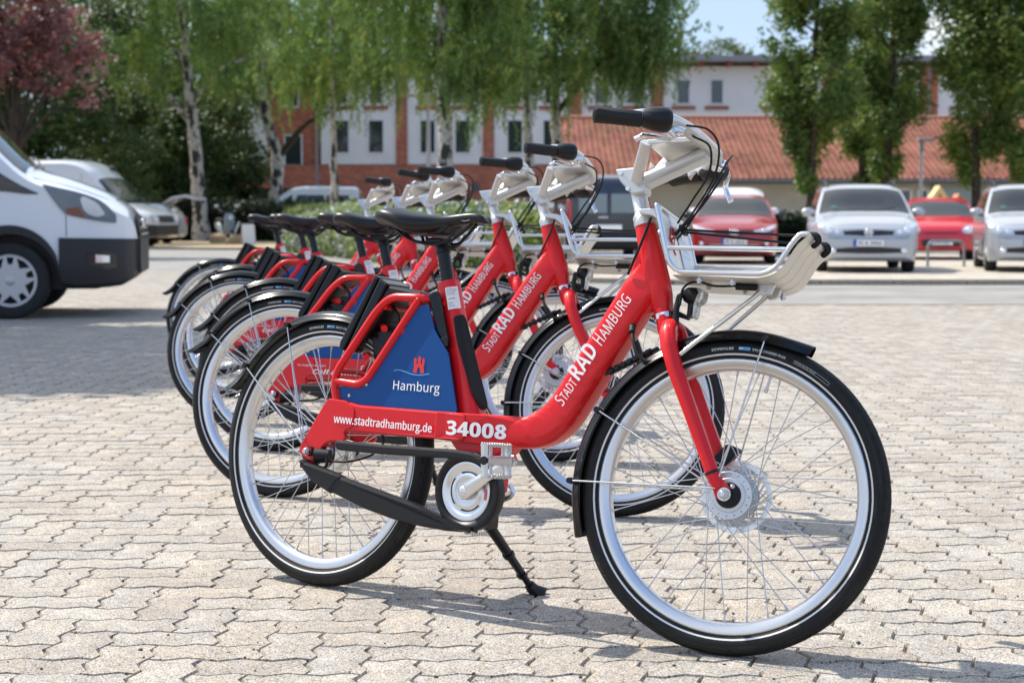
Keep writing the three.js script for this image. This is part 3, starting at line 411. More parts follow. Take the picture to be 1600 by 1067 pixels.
// ---------------------------------------------------------------- vehicles
const CM = {
  glass: phy({ color: lin(0.012, 0.016, 0.018), roughness: 0.05, specularIntensity: 1, ior: 1.6 }), trim: std({ color: lin(0.016, 0.016, 0.018), roughness: 0.55 }), gloss: phy({ color: lin(0.012, 0.012, 0.014), roughness: 0.25, clearcoat: 0.6 }),
  rubber: std({ color: lin(0.014, 0.014, 0.015), roughness: 0.8 }), hub: std({ color: lin(0.5, 0.5, 0.52), metalness: 0.6, roughness: 0.4 }), chrome: std({ color: lin(0.75, 0.75, 0.76), metalness: 1, roughness: 0.18 }),
  lamp: phy({ color: lin(0.55, 0.58, 0.62), roughness: 0.1, metalness: 0.35, clearcoat: 1, clearcoatRoughness: 0.03 }), bulb: std({ color: lin(0.85, 0.87, 0.9), metalness: 0.8, roughness: 0.2 }), amber: std({ color: lin(0.22, 0.075, 0.045), roughness: 0.3 }), tail: phy({ color: lin(0.5, 0.008, 0.01), roughness: 0.2, clearcoat: 1 }), seat: std({ color: lin(0.05, 0.05, 0.055), roughness: 0.9 }), paper: std({ color: lin(0.3, 0.6, 0.5), roughness: 0.6 }),
};
const paint = (r, g, b, metal = 0) => phy({ color: lin(r, g, b), metalness: metal, roughness: 0.35, clearcoat: 1, clearcoatRoughness: 0.06 });
function pchip(tab) {
  const n = tab.length, h = [], dl = [], m = []; for (let i = 0; i < n - 1; i++) { h.push(tab[i + 1][0] - tab[i][0]); dl.push((tab[i + 1][1] - tab[i][1]) / h[i]); }
  m[0] = dl[0]; m[n - 1] = dl[n - 2]; for (let i = 1; i < n - 1; i++) m[i] = dl[i - 1] * dl[i] <= 0 ? 0 : (2 * dl[i - 1] * dl[i]) / (dl[i - 1] + dl[i]);
  return (x) => { if (x <= tab[0][0]) return tab[0][1]; if (x >= tab[n - 1][0]) return tab[n - 1][1]; let i = 0; while (x > tab[i + 1][0]) i++; const t = (x - tab[i][0]) / h[i], a = t * t, b = a * t; return (2 * b - 3 * a + 1) * tab[i][1] + (b - 2 * a + t) * h[i] * m[i] + (3 * a - 2 * b) * tab[i + 1][1] + (b - a) * h[i] * m[i + 1]; };
}
// vehicle body: front at z = 0, tail at z = -L, x lateral
function vehicle(o, d) {
  const top = pchip(d.top), Wd = pchip(d.plan), Ty = pchip(d.section), drop = d.drop ?? 0.09, L = d.L, botT = pchip(d.bot);
  const bot = (s) => { let y = botT(s); for (const a of d.axles) { const q = d.arch ** 2 - (s - a) ** 2; if (q > 0) y = Math.max(y, d.wheel + Math.sqrt(q) - 0.02); } return y; };
  const hw = (s, y) => Wd(s) * Ty(y);
  const st = []; for (let i = 0; i <= 110; i++) { const t = i / 110; st.push(L * (t < 0.3 ? (t / 0.3) ** 1.6 * 0.3 : t)); } for (const a of d.axles) for (const e of [-1, 1]) st.push(a + e * d.arch * 0.999, a + e * d.arch * 1.004, a + e * d.arch * 0.97, a + e * d.arch * 0.9); st.sort((a, b) => a - b);
  const NT = 8, NS = 12, pos = [], ix = [], prof = (s) => {
    const yt = top(s), yb = Math.min(d.clad && s < d.clad[0] ? Math.max(bot(s), d.clad[1]) : bot(s), yt - 0.03), dr = Math.min(drop, (yt - yb) * 0.3), p = []; for (let k = 0; k <= NT; k++) { const t = k / NT, y = yt - dr * t ** 4; p.push([hw(s, yt - dr) * Math.pow(t, 0.92), y]); } for (let k = 1; k <= NS; k++) { const y = lerp(yt - dr, yb, k / NS); p.push([hw(s, y), y]); } p.push([hw(s, yb) * 0.5, yb], [0, yb]); return p;
  };
  const M = prof(1).length, ring = M * 2 - 1;
  const clad = d.clad, real = bot;
  for (const s of st) { const p = prof(s); for (let k = M - 1; k > 0; k--) pos.push(-p[k][0], p[k][1], -s); for (let k = 0; k < M; k++) pos.push(p[k][0], p[k][1], -s); }
  for (let i = 0; i < st.length - 1; i++) for (let k = 0; k < ring - 1; k++) { const a = i * ring + k, b = a + ring; ix.push(a, a + 1, b, a + 1, b + 1, b); }
  for (const i of [0, st.length - 1]) { const c = pos.length / 3, s = st[i]; pos.push(0, (top(s) + bot(s)) / 2, -s); for (let k = 0; k < ring - 1; k++) { const a = i * ring + k; if (i) ix.push(c, a, a + 1); else ix.push(c, a + 1, a); } }
  const g = new THREE.BufferGeometry(); g.setAttribute('position', new THREE.Float32BufferAttribute(pos, 3)); g.setIndex(ix);
  const body = mesh('body', toCreasedNormals(g, 0.6), d.paint, o);
  if (d.clad) {                                             // dark front cladding: a shell of its own below the paint
    const P = [], I = [], N = 46, R = 22, cs = d.clad; for (let i = 0; i <= N; i++) { const s = -0.03 + (cs[0] + 0.03) * (i / N) ** 1.5, ss = Math.max(0, s), yt = Math.min(cs[1] + 0.012 * ss / cs[0], 9), yb = Math.max(bot(ss), cs[2](ss)); for (let k = 0; k <= R; k++) { const t = k / R, sd = t < 0.5 ? -1 : 1, u = Math.abs(t - 0.5) * 2, y = lerp(yb, yt, clamp((u - 0.3) / 0.7, 0, 1)), bulge = 0.018 + 0.012 * Math.sin(clamp((u - 0.3) / 0.7, 0, 1) * Math.PI); P.push(sd * (hw(ss, y) + bulge) * (u < 0.3 ? u / 0.3 : 1), y, -s); } }
    for (let i = 0; i < N; i++) for (let k = 0; k < R; k++) { const a = i * (R + 1) + k, b = a + R + 1; I.push(a, a + 1, b, a + 1, b + 1, b); }
    const c0 = P.length / 3; P.push(0, cs[1] - 0.02, 0.03); for (let k = 0; k < R; k++) I.push(c0, k + 1, k); I.push(c0, 0, R);
    const q = new THREE.BufferGeometry(); q.setAttribute('position', new THREE.Float32BufferAttribute(P, 3)); q.setIndex(I); mesh('bumper', toCreasedNormals(q, 0.7), CM.trim, o);
  }
  mesh('underbody', [box((hw(1.5, 0.4) - 0.24) * 2, 0.42, L - 0.7, 0, 0.47, -L / 2), ...d.axles.map((a) => box((hw(1.5, 0.4) - 0.225) * 2, d.arch + d.wheel - 0.28, d.arch * 1.96, 0, (d.arch + d.wheel + 0.24) / 2, -a))], CM.trim, o);
  const grid = (nu, nv, fn) => { const P = [], I = []; for (let i = 0; i <= nu; i++) for (let j = 0; j <= nv; j++) P.push(...fn(i / nu, j / nv)); for (let i = 0; i < nu; i++) for (let j = 0; j < nv; j++) { const a = i * (nv + 1) + j, b = a + nv + 1; I.push(a, b, a + 1, a + 1, b, b + 1); } const q = new THREE.BufferGeometry(); q.setAttribute('position', new THREE.Float32BufferAttribute(P, 3)); q.setIndex(I); q.computeVertexNormals(); return q; };
  const A = {
    body, hw, top, bot,
    // panel on the flank: s range, lower and upper edge as functions or tables of s
    side: (name, lo, hi, mat, sides = [-1, 1], e = 0.006) => { const l = pchip(lo), h = pchip(hi), s0 = lo[0][0], s1 = lo[lo.length - 1][0]; for (const sd of sides) mesh(name, grid(28, 8, (u, v) => { const s = lerp(s0, s1, u), y = lerp(l(s), h(s), v); return [sd * (hw(s, y) + e), y, -s]; }), mat, o); },
    // panel on the upper skin: s range and share of the width
    roof: (name, s0, s1, f0, f1, mat, e = 0.006, par = o) => mesh(name, grid(20, 16, (u, v) => { const s = lerp(s0, s1, u), t = (v - 0.5) * 2 * lerp(f0, f1, u), yt = top(s), dr = drop; return [t * hw(s, yt - dr), yt - dr * Math.abs(t) ** 4 + e, -s + e]; }), mat, par),
    // panel on the nose: x range and y edges, pressed on to the body
    nose: (name, lo, hi, mat, e = 0.008, par = o, mir = false) => { const l = pchip(lo), h = pchip(hi), x0 = lo[0][0], x1 = lo[lo.length - 1][0], gs = []; for (const m of mir ? [1, -1] : [1]) gs.push(grid(18, 8, (u, v) => { const x = lerp(x0, x1, u), y = lerp(l(x), h(x), v); let s = 0; while (s < 1.6 && (hw(s, y) < Math.abs(x) || top(s) < y)) s += 0.006; return [x * m, y, -s + e]; })); return mir ? gs.map((q) => mesh(name, q, mat, par)) : mesh(name, gs, mat, par); },
    at: (x, y) => { let s = 0; while (s < 1.6 && (hw(s, y) < Math.abs(x) || top(s) < y)) s += 0.006; return -s; },
  };
  for (const a of d.axles) for (const sd of [-1, 1]) {
    const w = new THREE.Group(); w.name = 'wheel'; o.add(w); w.position.set(sd * (hw(a, d.wheel) - 0.11), d.wheel, -a); w.rotation.y = sd * Math.PI / 2;
    if (d.steer && a === d.axles[0]) w.rotation.y += d.steer;
    const R = d.wheel, rr = d.rimR ?? R * 0.66; mesh('tyre', lathe([[rr, -0.1], [R - 0.03, -0.1], [R - 0.008, -0.085], [R, -0.05], [R, 0.05], [R - 0.008, 0.085], [R - 0.03, 0.102], [rr + 0.01, 0.105], [rr, 0.09]], 48), CM.rubber, w);
    const n = d.spokes ?? 5, bl = []; bl.push(lathe([[rr - 0.022, 0.092], [rr, 0.1], [rr + 0.004, 0.094], [rr, 0.05], [rr - 0.02, 0.06]], 48), lathe([[0, 0.108], [0.028, 0.106], [0.04, 0.1], [d.hubR ?? 0.06, 0.096], [d.hubR ?? 0.06, 0.07]], 24));
    for (let k = 0; k < n; k++) { const c = (k / n) * 6.2832, sp = (w0, w1, r0, r1, o1) => { const q = slab([[r0, -w0], [r1, -w1 + o1], [r1, w1 + o1], [r0, w0]], 0.07, 0.094, 0.004); q.rotateZ(c); return q; }; if (d.twin) { if (k === 0) { const f = new THREE.Shape(); f.absarc(0, 0, rr - 0.006, 0, Math.PI * 2); const hole = (pts) => { const h = new THREE.Path(); pts.forEach(([r0, a0], i) => (i ? h.lineTo(r0 * Math.cos(a0), r0 * Math.sin(a0)) : h.moveTo(r0 * Math.cos(a0), r0 * Math.sin(a0)))); h.closePath(); f.holes.push(h); }; for (let q = 0; q < 5; q++) { const m = q * 1.2566 + 0.3, ro = rr - 0.024; hole([[rr * 0.64, m - 0.13], [ro, m - 0.16], [ro, m], [ro, m + 0.16], [rr * 0.64, m + 0.13]]); hole([[rr * 0.58, m + 0.6283], [ro, m + 0.6283 - 0.34], [ro * 1.005, m + 0.6283], [ro, m + 0.6283 + 0.34]]); } const fg = new THREE.ExtrudeGeometry(f, { depth: 0.014, bevelEnabled: true, bevelSize: 0.004, bevelThickness: 0.004, bevelSegments: 2, bevelOffset: -0.004, curveSegments: 40 }); fg.translate(0, 0, 0.08); bl.push(fg); } } else bl.push(sp(0.035, 0.028, 0.03, rr - 0.01, 0)); }
    mesh('rim', bl, CM.hub, w); mesh('brake_drum', lathe([[0, 0.05], [rr - 0.01, 0.05], [rr, -0.09], [0, -0.09]], 28), CM.trim, w);
  }
  return A;
}
const plate = (parent, A, y, text, w = 0.52, e = 0.02, zAt) => { const t = std({ map: canvasTex(512, 112, (c, W, H) => { c.fillStyle = '#e9eaec'; c.fillRect(0, 0, W, H); c.fillStyle = '#1f50b4'; c.fillRect(0, 0, 52, H); c.fillStyle = '#1b1b1d'; c.font = `bold 92px ${FONT0}`; c.fillText(text, 74, 90); }), roughness: 0.4 }), z = (zAt ?? A.at(0, y)) + e; const p = mesh('number_plate', box(w, w * 0.21, 0.012, 0, y, z, 0.004), CM.trim, parent); const q = new THREE.PlaneGeometry(w * 0.985, w * 0.205); q.translate(0, y, z + 0.008); mesh('plate_print', q, t, p); };
const FONT0 = 'sans-serif';
const mirrors = (o, A, s, y, mat, w = 0.1) => { for (const sd of [-1, 1]) { const x = sd * (A.hw(s, y) + 0.13), m = mesh('mirror', [ball(V(x, y + 0.02, -s), 0.1, 1.15, 0.78, 0.62)], mat, o); mesh('mirror_foot', box(0.14, 0.03, 0.06, x - sd * 0.1, y - 0.04, -s, 0.01), CM.trim, m); mesh('mirror_glass', box(0.17, 0.11, 0.01, x, y + 0.02, -s - 0.062, 0.004), CM.chrome, m); } };
function mpv(text, px, d, yaw, col, reg) {                  // compact silver van-like hatchback, nose towards the camera
  const o = thing('parked_car', text, 'car', 'silver cars parked nose out'); o.position.set(X(px, d), 0.004, -d); o.rotation.y = yaw; o.scale.setScalar(0.955);
  const A = vehicle(o, { L: 4.2, top: [[0, 0.6], [0.03, 0.70], [0.1, 0.79], [0.3, 0.89], [0.6, 0.965], [1.0, 1.05], [1.75, 1.485], [2.05, 1.56], [2.6, 1.585], [3.3, 1.55], [3.8, 1.42], [4.12, 1.05], [4.2, 0.75]], bot: [[0, 0.27], [0.15, 0.2], [0.5, 0.19], [3.9, 0.2], [4.2, 0.34]], plan: [[0, 0.62], [0.03, 0.7], [0.1, 0.79], [0.25, 0.85], [0.6, 0.88], [3.5, 0.88], [4.0, 0.84], [4.2, 0.76]], section: [[0.18, 0.94], [0.45, 1], [0.8, 1], [1.0, 0.965], [1.3, 0.86], [1.55, 0.745], [1.6, 0.72]], axles: [0.86, 3.44], arch: 0.37, wheel: 0.317, paint: col, drop: 0.07 });
  A.roof('windscreen', 1.05, 1.72, 0.93, 0.93, CM.glass); A.roof('bonnet', 0.16, 1.0, 0.72, 0.9, col, 0.004);
  A.side('side_window', [[1.42, 1.03], [1.5, 1.03], [2.4, 1.03], [3.4, 1.06], [3.7, 1.1]], [[1.42, 1.12], [1.75, 1.34], [2.2, 1.43], [3.2, 1.41], [3.7, 1.22]], CM.glass); A.side('door_seam', [[1.38, 0.36], [1.386, 0.36]], [[1.38, 1.0], [1.386, 1.0]], CM.trim, [-1, 1], 0.004); A.side('rub_strip', [[1.3, 0.52], [3.0, 0.54]], [[1.3, 0.57], [3.0, 0.59]], col, [-1, 1], 0.02); A.side('sill', [[1.28, 0.22], [3.02, 0.22]], [[1.28, 0.3], [3.02, 0.3]], CM.trim, [-1, 1], 0.004);
  A.nose('headlight', [[0.42, 0.655], [0.55, 0.65], [0.72, 0.665], [0.82, 0.7]], [[0.42, 0.70], [0.55, 0.76], [0.72, 0.82], [0.82, 0.84]], CM.lamp, 0.01, o, true).forEach((h, i) => mesh('bulb', [ball(V((i ? -1 : 1) * 0.66, 0.735, A.at(0.66, 0.735) + 0.012), 0.055, 1, 1, 0.35), ball(V((i ? -1 : 1) * 0.53, 0.71, A.at(0.53, 0.71) + 0.012), 0.035, 1, 1, 0.35)], CM.bulb, h));
  const gr = A.nose('grille', [[-0.44, 0.655], [0, 0.64], [0.44, 0.655]], [[-0.44, 0.725], [0, 0.745], [0.44, 0.725]], CM.trim, 0.009); mesh('grille_bar', [0.67, 0.7].map((y) => sweep([-0.42, -0.2, 0, 0.2, 0.42].map((x) => ({ p: V(x, y, A.at(x, y) + 0.012), h: 0.006, w: 0.006 })), 8, 2, V(0, 1, 0))), CM.gloss, gr);
  const z = A.at(0, 0.7) + 0.022; mesh('badge', [new THREE.TorusGeometry(0.068, 0.009, 10, 32).translate(0, 0.7, z), cyl(V(0, 0.7, z - 0.02), V(0, 0.7, z - 0.006), 0.066, 0.066, 28), ...[[-0.025, 0.06, 0, 0.005], [0, 0.005, 0.025, 0.06], [-0.055, 0.03, -0.026, -0.05], [-0.026, -0.05, 0, 0], [0, 0, 0.026, -0.05], [0.026, -0.05, 0.055, 0.03]].map(([a, b, c, e]) => cyl(V(a, 0.7 + b, z), V(c, 0.7 + e, z), 0.007, 0.007, 8))], CM.chrome, gr);
  const lg = A.nose('lower_grille', [[-0.6, 0.35], [0, 0.335], [0.6, 0.35]], [[-0.6, 0.42], [0, 0.45], [0.6, 0.42]], CM.trim, 0.01); mesh('fog_lamp', [-0.6, 0.6].map((x) => ball(V(x, 0.385, A.at(x, 0.385) + 0.006), 0.055, 1, 0.8, 0.4)), CM.bulb, lg);
  A.nose('bumper_seam', [[-0.7, 0.6], [0, 0.585], [0.7, 0.6]], [[-0.7, 0.606], [0, 0.591], [0.7, 0.606]], CM.trim, 0.006);
  plate(o, A, 0.515, reg); mirrors(o, A, 1.32, 1.03, col);
  mesh('roof_rail', [-1, 1].map((s) => tube([[s * 0.6, 1.535, -1.95], [s * 0.62, 1.6, -2.15], [s * 0.62, 1.62, -2.7], [s * 0.6, 1.57, -3.4]], 0.016)), CM.trim, o); mesh('wiper', [tube([[-0.5, 1.075, -1.06], [-0.1, 1.1, -1.1], [0.12, 1.13, -1.17]], 0.008), tube([[0.0, 1.075, -1.05], [0.35, 1.1, -1.1], [0.55, 1.13, -1.18]], 0.008)], CM.trim, o);
  mesh('sticker', [box(0.09, 0.06, 0.004, -0.52, 1.13, -1.165, 0.001).rotateX(0)], CM.paper, o);
  return o;
}
const silver = paint(0.44, 0.455, 0.48, 0.4);
mpv('whole silver car with roof rails, parked between the dark red and the small red car', 1357, 27.6, -0.125, silver, 'PI A 3002');
mpv('silver parked car cut by the right edge of the picture', 1624, 27.7, -0.2, silver, 'PI A 3004');
{
  const d = 32.5, o = thing('parked_car', 'dark red hatchback parked nose towards the camera, between the dark minivan and a silver car', 'car'); o.position.set(X(1147, d), 0.004, -d); o.rotation.y = -0.13; o.scale.setScalar(0.95); const red = paint(0.32, 0.008, 0.014);
  const A = vehicle(o, { L: 4.3, top: [[0, 0.55], [0.04, 0.68], [0.12, 0.76], [0.3, 0.84], [0.7, 0.93], [1.05, 1.0], [1.85, 1.39], [2.3, 1.46], [3.2, 1.42], [3.9, 1.25], [4.3, 0.8]], bot: [[0, 0.25], [0.2, 0.19], [3.9, 0.2], [4.3, 0.34]], plan: [[0, 0.6], [0.03, 0.7], [0.12, 0.8], [0.3, 0.86], [0.7, 0.885], [3.6, 0.88], [4.3, 0.76]], section: [[0.18, 0.95], [0.45, 1], [0.78, 1], [0.95, 0.96], [1.25, 0.82], [1.45, 0.71]], axles: [0.9, 3.5], arch: 0.37, wheel: 0.315, paint: red, drop: 0.06 });
  A.roof('windscreen', 1.1, 1.8, 0.93, 0.92, CM.glass); A.roof('bonnet', 0.2, 1.04, 0.74, 0.9, red, 0.004);
  A.side('side_window', [[1.5, 0.99], [2.4, 1.0], [3.5, 1.04]], [[1.5, 1.1], [2.3, 1.34], [3.5, 1.2]], CM.glass);
  A.nose('headlight', [[0.4, 0.66], [0.6, 0.66], [0.84, 0.74]], [[0.4, 0.7], [0.6, 0.74], [0.84, 0.82]], CM.lamp, 0.01, o, true).forEach((h, i) => mesh('bulb', ball(V((i ? -1 : 1) * 0.6, 0.7, A.at(0.6, 0.7) + 0.012), 0.05, 1.2, 0.8, 0.35), CM.bulb, h));
  const gr = A.nose('grille', [[-0.4, 0.655], [0, 0.6], [0.4, 0.655]], [[-0.4, 0.70], [0, 0.71], [0.4, 0.70]], CM.trim, 0.01), z = A.at(0, 0.66) + 0.02; mesh('badge', [new THREE.TorusGeometry(0.07, 0.01, 8, 30).scale(1.25, 0.85, 1).translate(0, 0.665, z), new THREE.TorusGeometry(0.035, 0.008, 8, 24).scale(0.7, 1.3, 1).translate(0, 0.665, z), new THREE.TorusGeometry(0.04, 0.008, 8, 24).scale(1.3, 0.55, 1).translate(0, 0.69, z), ball(V(0, 0.665, z - 0.012), 0.075, 1.2, 0.8, 0.2)], CM.chrome, gr);
  A.nose('lower_grille', [[-0.66, 0.27], [0, 0.26], [0.66, 0.27]], [[-0.66, 0.4], [0, 0.38], [0.66, 0.4]], CM.trim, 0.01); A.nose('chrome_strip', [[-0.5, 0.405], [0, 0.385], [0.5, 0.405]], [[-0.5, 0.415], [0, 0.395], [0.5, 0.415]], CM.chrome, 0.012); mesh('fog_lamp', [-0.66, 0.66].map((x) => ball(V(x, 0.43, A.at(x, 0.43) + 0.004), 0.045, 1, 0.9, 0.4)), CM.bulb, o);
  plate(o, A, 0.47, 'PI R 2022'); mirrors(o, A, 1.4, 0.99, CM.gloss);
}
{
  const d = 38.6, o = thing('parked_car', 'white car behind the dark red hatchback, only its roof showing above it', 'car'); o.position.set(X(1146, d), 0.004, -d); o.rotation.y = -0.13; const w = paint(0.74, 0.75, 0.76);
  const A = vehicle(o, { L: 4.1, top: [[0, 0.6], [0.03, 0.70], [0.1, 0.79], [0.6, 0.98], [0.9, 1.06], [1.6, 1.52], [1.9, 1.615], [2.5, 1.65], [3.3, 1.62], [4.0, 1.3], [4.1, 0.8]], bot: [[0, 0.27], [0.15, 0.2], [3.8, 0.2], [4.1, 0.34]], plan: [[0, 0.62], [0.1, 0.79], [0.3, 0.85], [3.5, 0.86], [4.1, 0.76]], section: [[0.18, 0.94], [0.45, 1], [0.8, 1], [1.0, 0.96], [1.3, 0.87], [1.66, 0.74]], axles: [0.86, 3.4], arch: 0.36, wheel: 0.31, paint: w, drop: 0.09 });
  A.roof('windscreen', 1.0, 1.5, 0.93, 0.92, CM.glass); A.side('side_window', [[1.3, 1.05], [2.4, 1.06], [3.5, 1.1]], [[1.3, 1.15], [2.2, 1.5], [3.5, 1.35]], CM.glass); A.nose('headlight', [[0.42, 0.66], [0.8, 0.72]], [[0.42, 0.72], [0.8, 0.84]], CM.lamp, 0.01, o, true); A.nose('grille', [[-0.4, 0.62], [0.4, 0.62]], [[-0.4, 0.70], [0.4, 0.70]], CM.trim, 0.009); mirrors(o, A, 1.3, 1.05, w);
}
{
  const d = 36, o = thing('parked_car', 'small bright red car parked between the two silver cars', 'car'); o.position.set(X(1470, d), 0.004, -d); o.rotation.y = -0.2; const red = paint(0.55, 0.008, 0.02);
  const A = vehicle(o, { L: 3.6, top: [[0, 0.5], [0.04, 0.64], [0.14, 0.74], [0.4, 0.84], [0.75, 0.93], [1.5, 1.28], [1.9, 1.36], [2.7, 1.34], [3.3, 1.15], [3.6, 0.75]], bot: [[0, 0.24], [0.2, 0.19], [3.3, 0.2], [3.6, 0.33]], plan: [[0, 0.52], [0.05, 0.66], [0.15, 0.74], [0.4, 0.8], [3.0, 0.8], [3.6, 0.68]], section: [[0.18, 0.95], [0.45, 1], [0.75, 1], [0.9, 0.95], [1.2, 0.83], [1.36, 0.74]], axles: [0.7, 2.95], arch: 0.34, wheel: 0.29, paint: red, drop: 0.06 });
  A.roof('windscreen', 0.8, 1.46, 0.93, 0.92, CM.glass); A.side('side_window', [[1.2, 0.94], [2.0, 0.95], [2.9, 1.0]], [[1.2, 1.05], [1.8, 1.25], [2.9, 1.12]], CM.glass);
  A.nose('headlight', [[0.44, 0.6], [0.56, 0.57], [0.72, 0.62]], [[0.44, 0.68], [0.56, 0.74], [0.72, 0.74]], CM.lamp, 0.012, o, true).forEach((h, i) => mesh('bulb', ball(V((i ? -1 : 1) * 0.57, 0.65, A.at(0.57, 0.65) + 0.014), 0.06, 1, 1, 0.4), CM.bulb, h));
  A.nose('lower_grille', [[-0.4, 0.3], [0, 0.28], [0.4, 0.3]], [[-0.4, 0.44], [0, 0.46], [0.4, 0.44]], CM.trim, 0.01); A.nose('grille', [[-0.36, 0.57], [0.36, 0.57]], [[-0.36, 0.59], [0.36, 0.59]], CM.trim, 0.01); plate(o, A, 0.38, 'PI K 410', 0.5); mirrors(o, A, 1.1, 0.94, red); mesh('sticker', box(0.08, 0.06, 0.004, -0.42, 1.0, -0.93, 0.001), CM.paper, o);
}
function van(o, d, q) {                                     // panel van; q: paint and details
  const A = vehicle(o, { L: q.L ?? 5.5, top: q.top, bot: [[0, 0.40], [0.05, 0.35], [0.15, 0.29], [0.5, 0.265], [5.2, 0.32], [5.5, 0.4]], plan: [[0, 0.66], [0.04, 0.77], [0.12, 0.87], [0.3, 0.95], [0.6, 0.99], [1.0, 1.0], [5.4, 1.0], [5.5, 0.97]], section: [[0.25, 0.97], [0.5, 1], [1.1, 1], [1.4, 0.985], [1.9, 0.93], [2.5, 0.85], [2.7, 0.82]], axles: [1.1, 4.3], clad: q.clad, arch: 0.44, wheel: 0.345, rimR: 0.232, twin: true, hubR: 0.05, paint: q.paint, drop: 0.13, steer: q.steer });
  return A;
}
{
  const o = thing('white_van', 'white panel van with black bumper entering from the left, nearest vehicle', 'van'); o.position.set(-3.55, 0, -16.12); o.rotation.y = Math.PI / 2 + 0.16;
  const white = paint(0.74, 0.76, 0.79);
  const top = [[0, 0.72], [0.02, 0.86], [0.06, 0.97], [0.14, 1.04], [0.28, 1.13], [0.6, 1.255], [0.9, 1.35], [1.42, 1.83], [1.9, 2.24], [2.3, 2.46], [3, 2.55], [5.4, 2.55], [5.5, 2.45]];
  const cl = pchip([[0, 0.40], [0.05, 0.35], [0.15, 0.29], [0.5, 0.265], [0.68, 0.29]]), A = van(o, 0, { paint: white, top, clad: [0.67, 0.715, cl] });
  A.roof('windscreen', 0.96, 1.82, 0.9, 0.88, CM.glass); A.roof('bonnet', 0.2, 0.9, 0.78, 0.9, white, 0.005);
  // black lower cladding: bumper, arch trim and sill
  const arch = []; for (let i = 0; i <= 24; i++) { const a = Math.PI * (0.03 + 0.94 * i / 24); arch.push([1.1 - Math.cos(a) * 0.44, 0.325 + Math.sin(a) * 0.44]); }
  A.side('arch_trim', arch.map(([s, y]) => [s, y - 0.0]), arch.map(([s, y]) => [s, Math.min(y + 0.075, 0.325 + Math.sqrt(Math.max(0.0, 0.515 ** 2 - (s - 1.1) ** 2)))]), CM.trim, [-1, 1], 0.016);
  A.side('sill', [[1.55, 0.32], [3.86, 0.32]], [[1.55, 0.5], [3.86, 0.5]], CM.trim, [-1, 1], 0.012);
  A.side('quarter_window', [[0.84, 1.115], [0.9, 1.115], [1.1, 1.135], [1.3, 1.15]], [[0.84, 1.125], [0.9, 1.15], [1.1, 1.26], [1.3, 1.40]], CM.gloss, [-1, 1], 0.012);
  A.side('side_window', [[1.32, 1.15], [2.3, 1.17]], [[1.32, 1.42], [2.3, 1.92]], CM.glass, [-1, 1], 0.008);
  A.side('door_seam', [[1.2, 0.5], [1.21, 0.5]], [[1.2, 1.12], [1.21, 1.12]], CM.trim, [-1, 1], 0.005); A.side('wing_seam', [[0.60, 0.74], [0.606, 0.74]], [[0.60, 0.93], [0.606, 0.93]], CM.trim, [-1, 1], 0.004); A.side('cargo_seam', [[2.45, 0.5], [2.46, 0.5]], [[2.45, 2.2], [2.46, 2.2]], CM.trim, [-1, 1], 0.004);
  // swept-back headlights
  for (const sd of [-1, 1]) {
    A.side('headlight', [[0.17, 0.86], [0.25, 0.865], [0.42, 0.895], [0.6, 0.935], [0.65, 0.985], [0.8, 1.195]], [[0.17, 0.93], [0.25, 1.02], [0.33, 1.075], [0.5, 1.135], [0.65, 1.17], [0.8, 1.205]], phy({ color: lin(0.09, 0.12, 0.16), roughness: 0.12, clearcoat: 1, clearcoatRoughness: 0.03 }), [sd], 0.012); const h = o.children[o.children.length - 1];
    A.side('lamp_unit', [[0.27, 0.93], [0.33, 0.915], [0.4, 0.935], [0.45, 0.985], [0.475, 1.06]], [[0.27, 0.95], [0.33, 1.035], [0.4, 1.075], [0.45, 1.095], [0.475, 1.075]], CM.lamp, [sd], 0.018); h.add(o.children[o.children.length - 1]);
    A.side('turn_lamp', [[0.44, 0.905], [0.5, 0.92], [0.6, 0.945]], [[0.44, 0.93], [0.5, 1.0], [0.6, 0.985]], CM.amber, [sd], 0.017); h.add(o.children[o.children.length - 1]);
    A.side('fog_lamp_recess', [[0.17, 0.46], [0.3, 0.44], [0.42, 0.49]], [[0.17, 0.58], [0.3, 0.6], [0.42, 0.59]], CM.gloss, [sd], 0.036); const f = o.children[o.children.length - 1]; A.side('fog_lamp', [[0.23, 0.505], [0.35, 0.505]], [[0.23, 0.565], [0.35, 0.575]], CM.bulb, [sd], 0.042); f.add(o.children[o.children.length - 1]);
  }
  const gr = A.nose('grille', [[-0.62, 0.72], [0, 0.72], [0.62, 0.72]], [[-0.62, 0.9], [0, 0.95], [0.62, 0.9]], CM.trim, 0.02); mesh('grille_bar', [0.76, 0.82, 0.88].map((y) => sweep([-0.6, -0.3, 0, 0.3, 0.6].map((x) => ({ p: V(x, y, A.at(x, y) + 0.03), h: 0.012, w: 0.012 })), 8, 2, V(0, 1, 0))), CM.gloss, gr); mesh('badge', ball(V(0, 0.86, A.at(0, 0.86) + 0.035), 0.1, 1, 0.5, 0.25), CM.chrome, gr);
  mesh('door_handle', [-1, 1].map((s) => box(0.03, 0.035, 0.22, s * (A.hw(2.2, 1.05) + 0.015), 1.05, -2.2, 0.012)), white, o); mirrors(o, A, 1.38, 1.28, CM.trim);
  mesh('wiper', [tube([[-0.6, 1.36, -0.9], [-0.2, 1.4, -0.95], [0.1, 1.47, -1.03]], 0.01), tube([[0.0, 1.37, -0.9], [0.4, 1.41, -0.96], [0.65, 1.48, -1.04]], 0.01)], CM.trim, o);
}
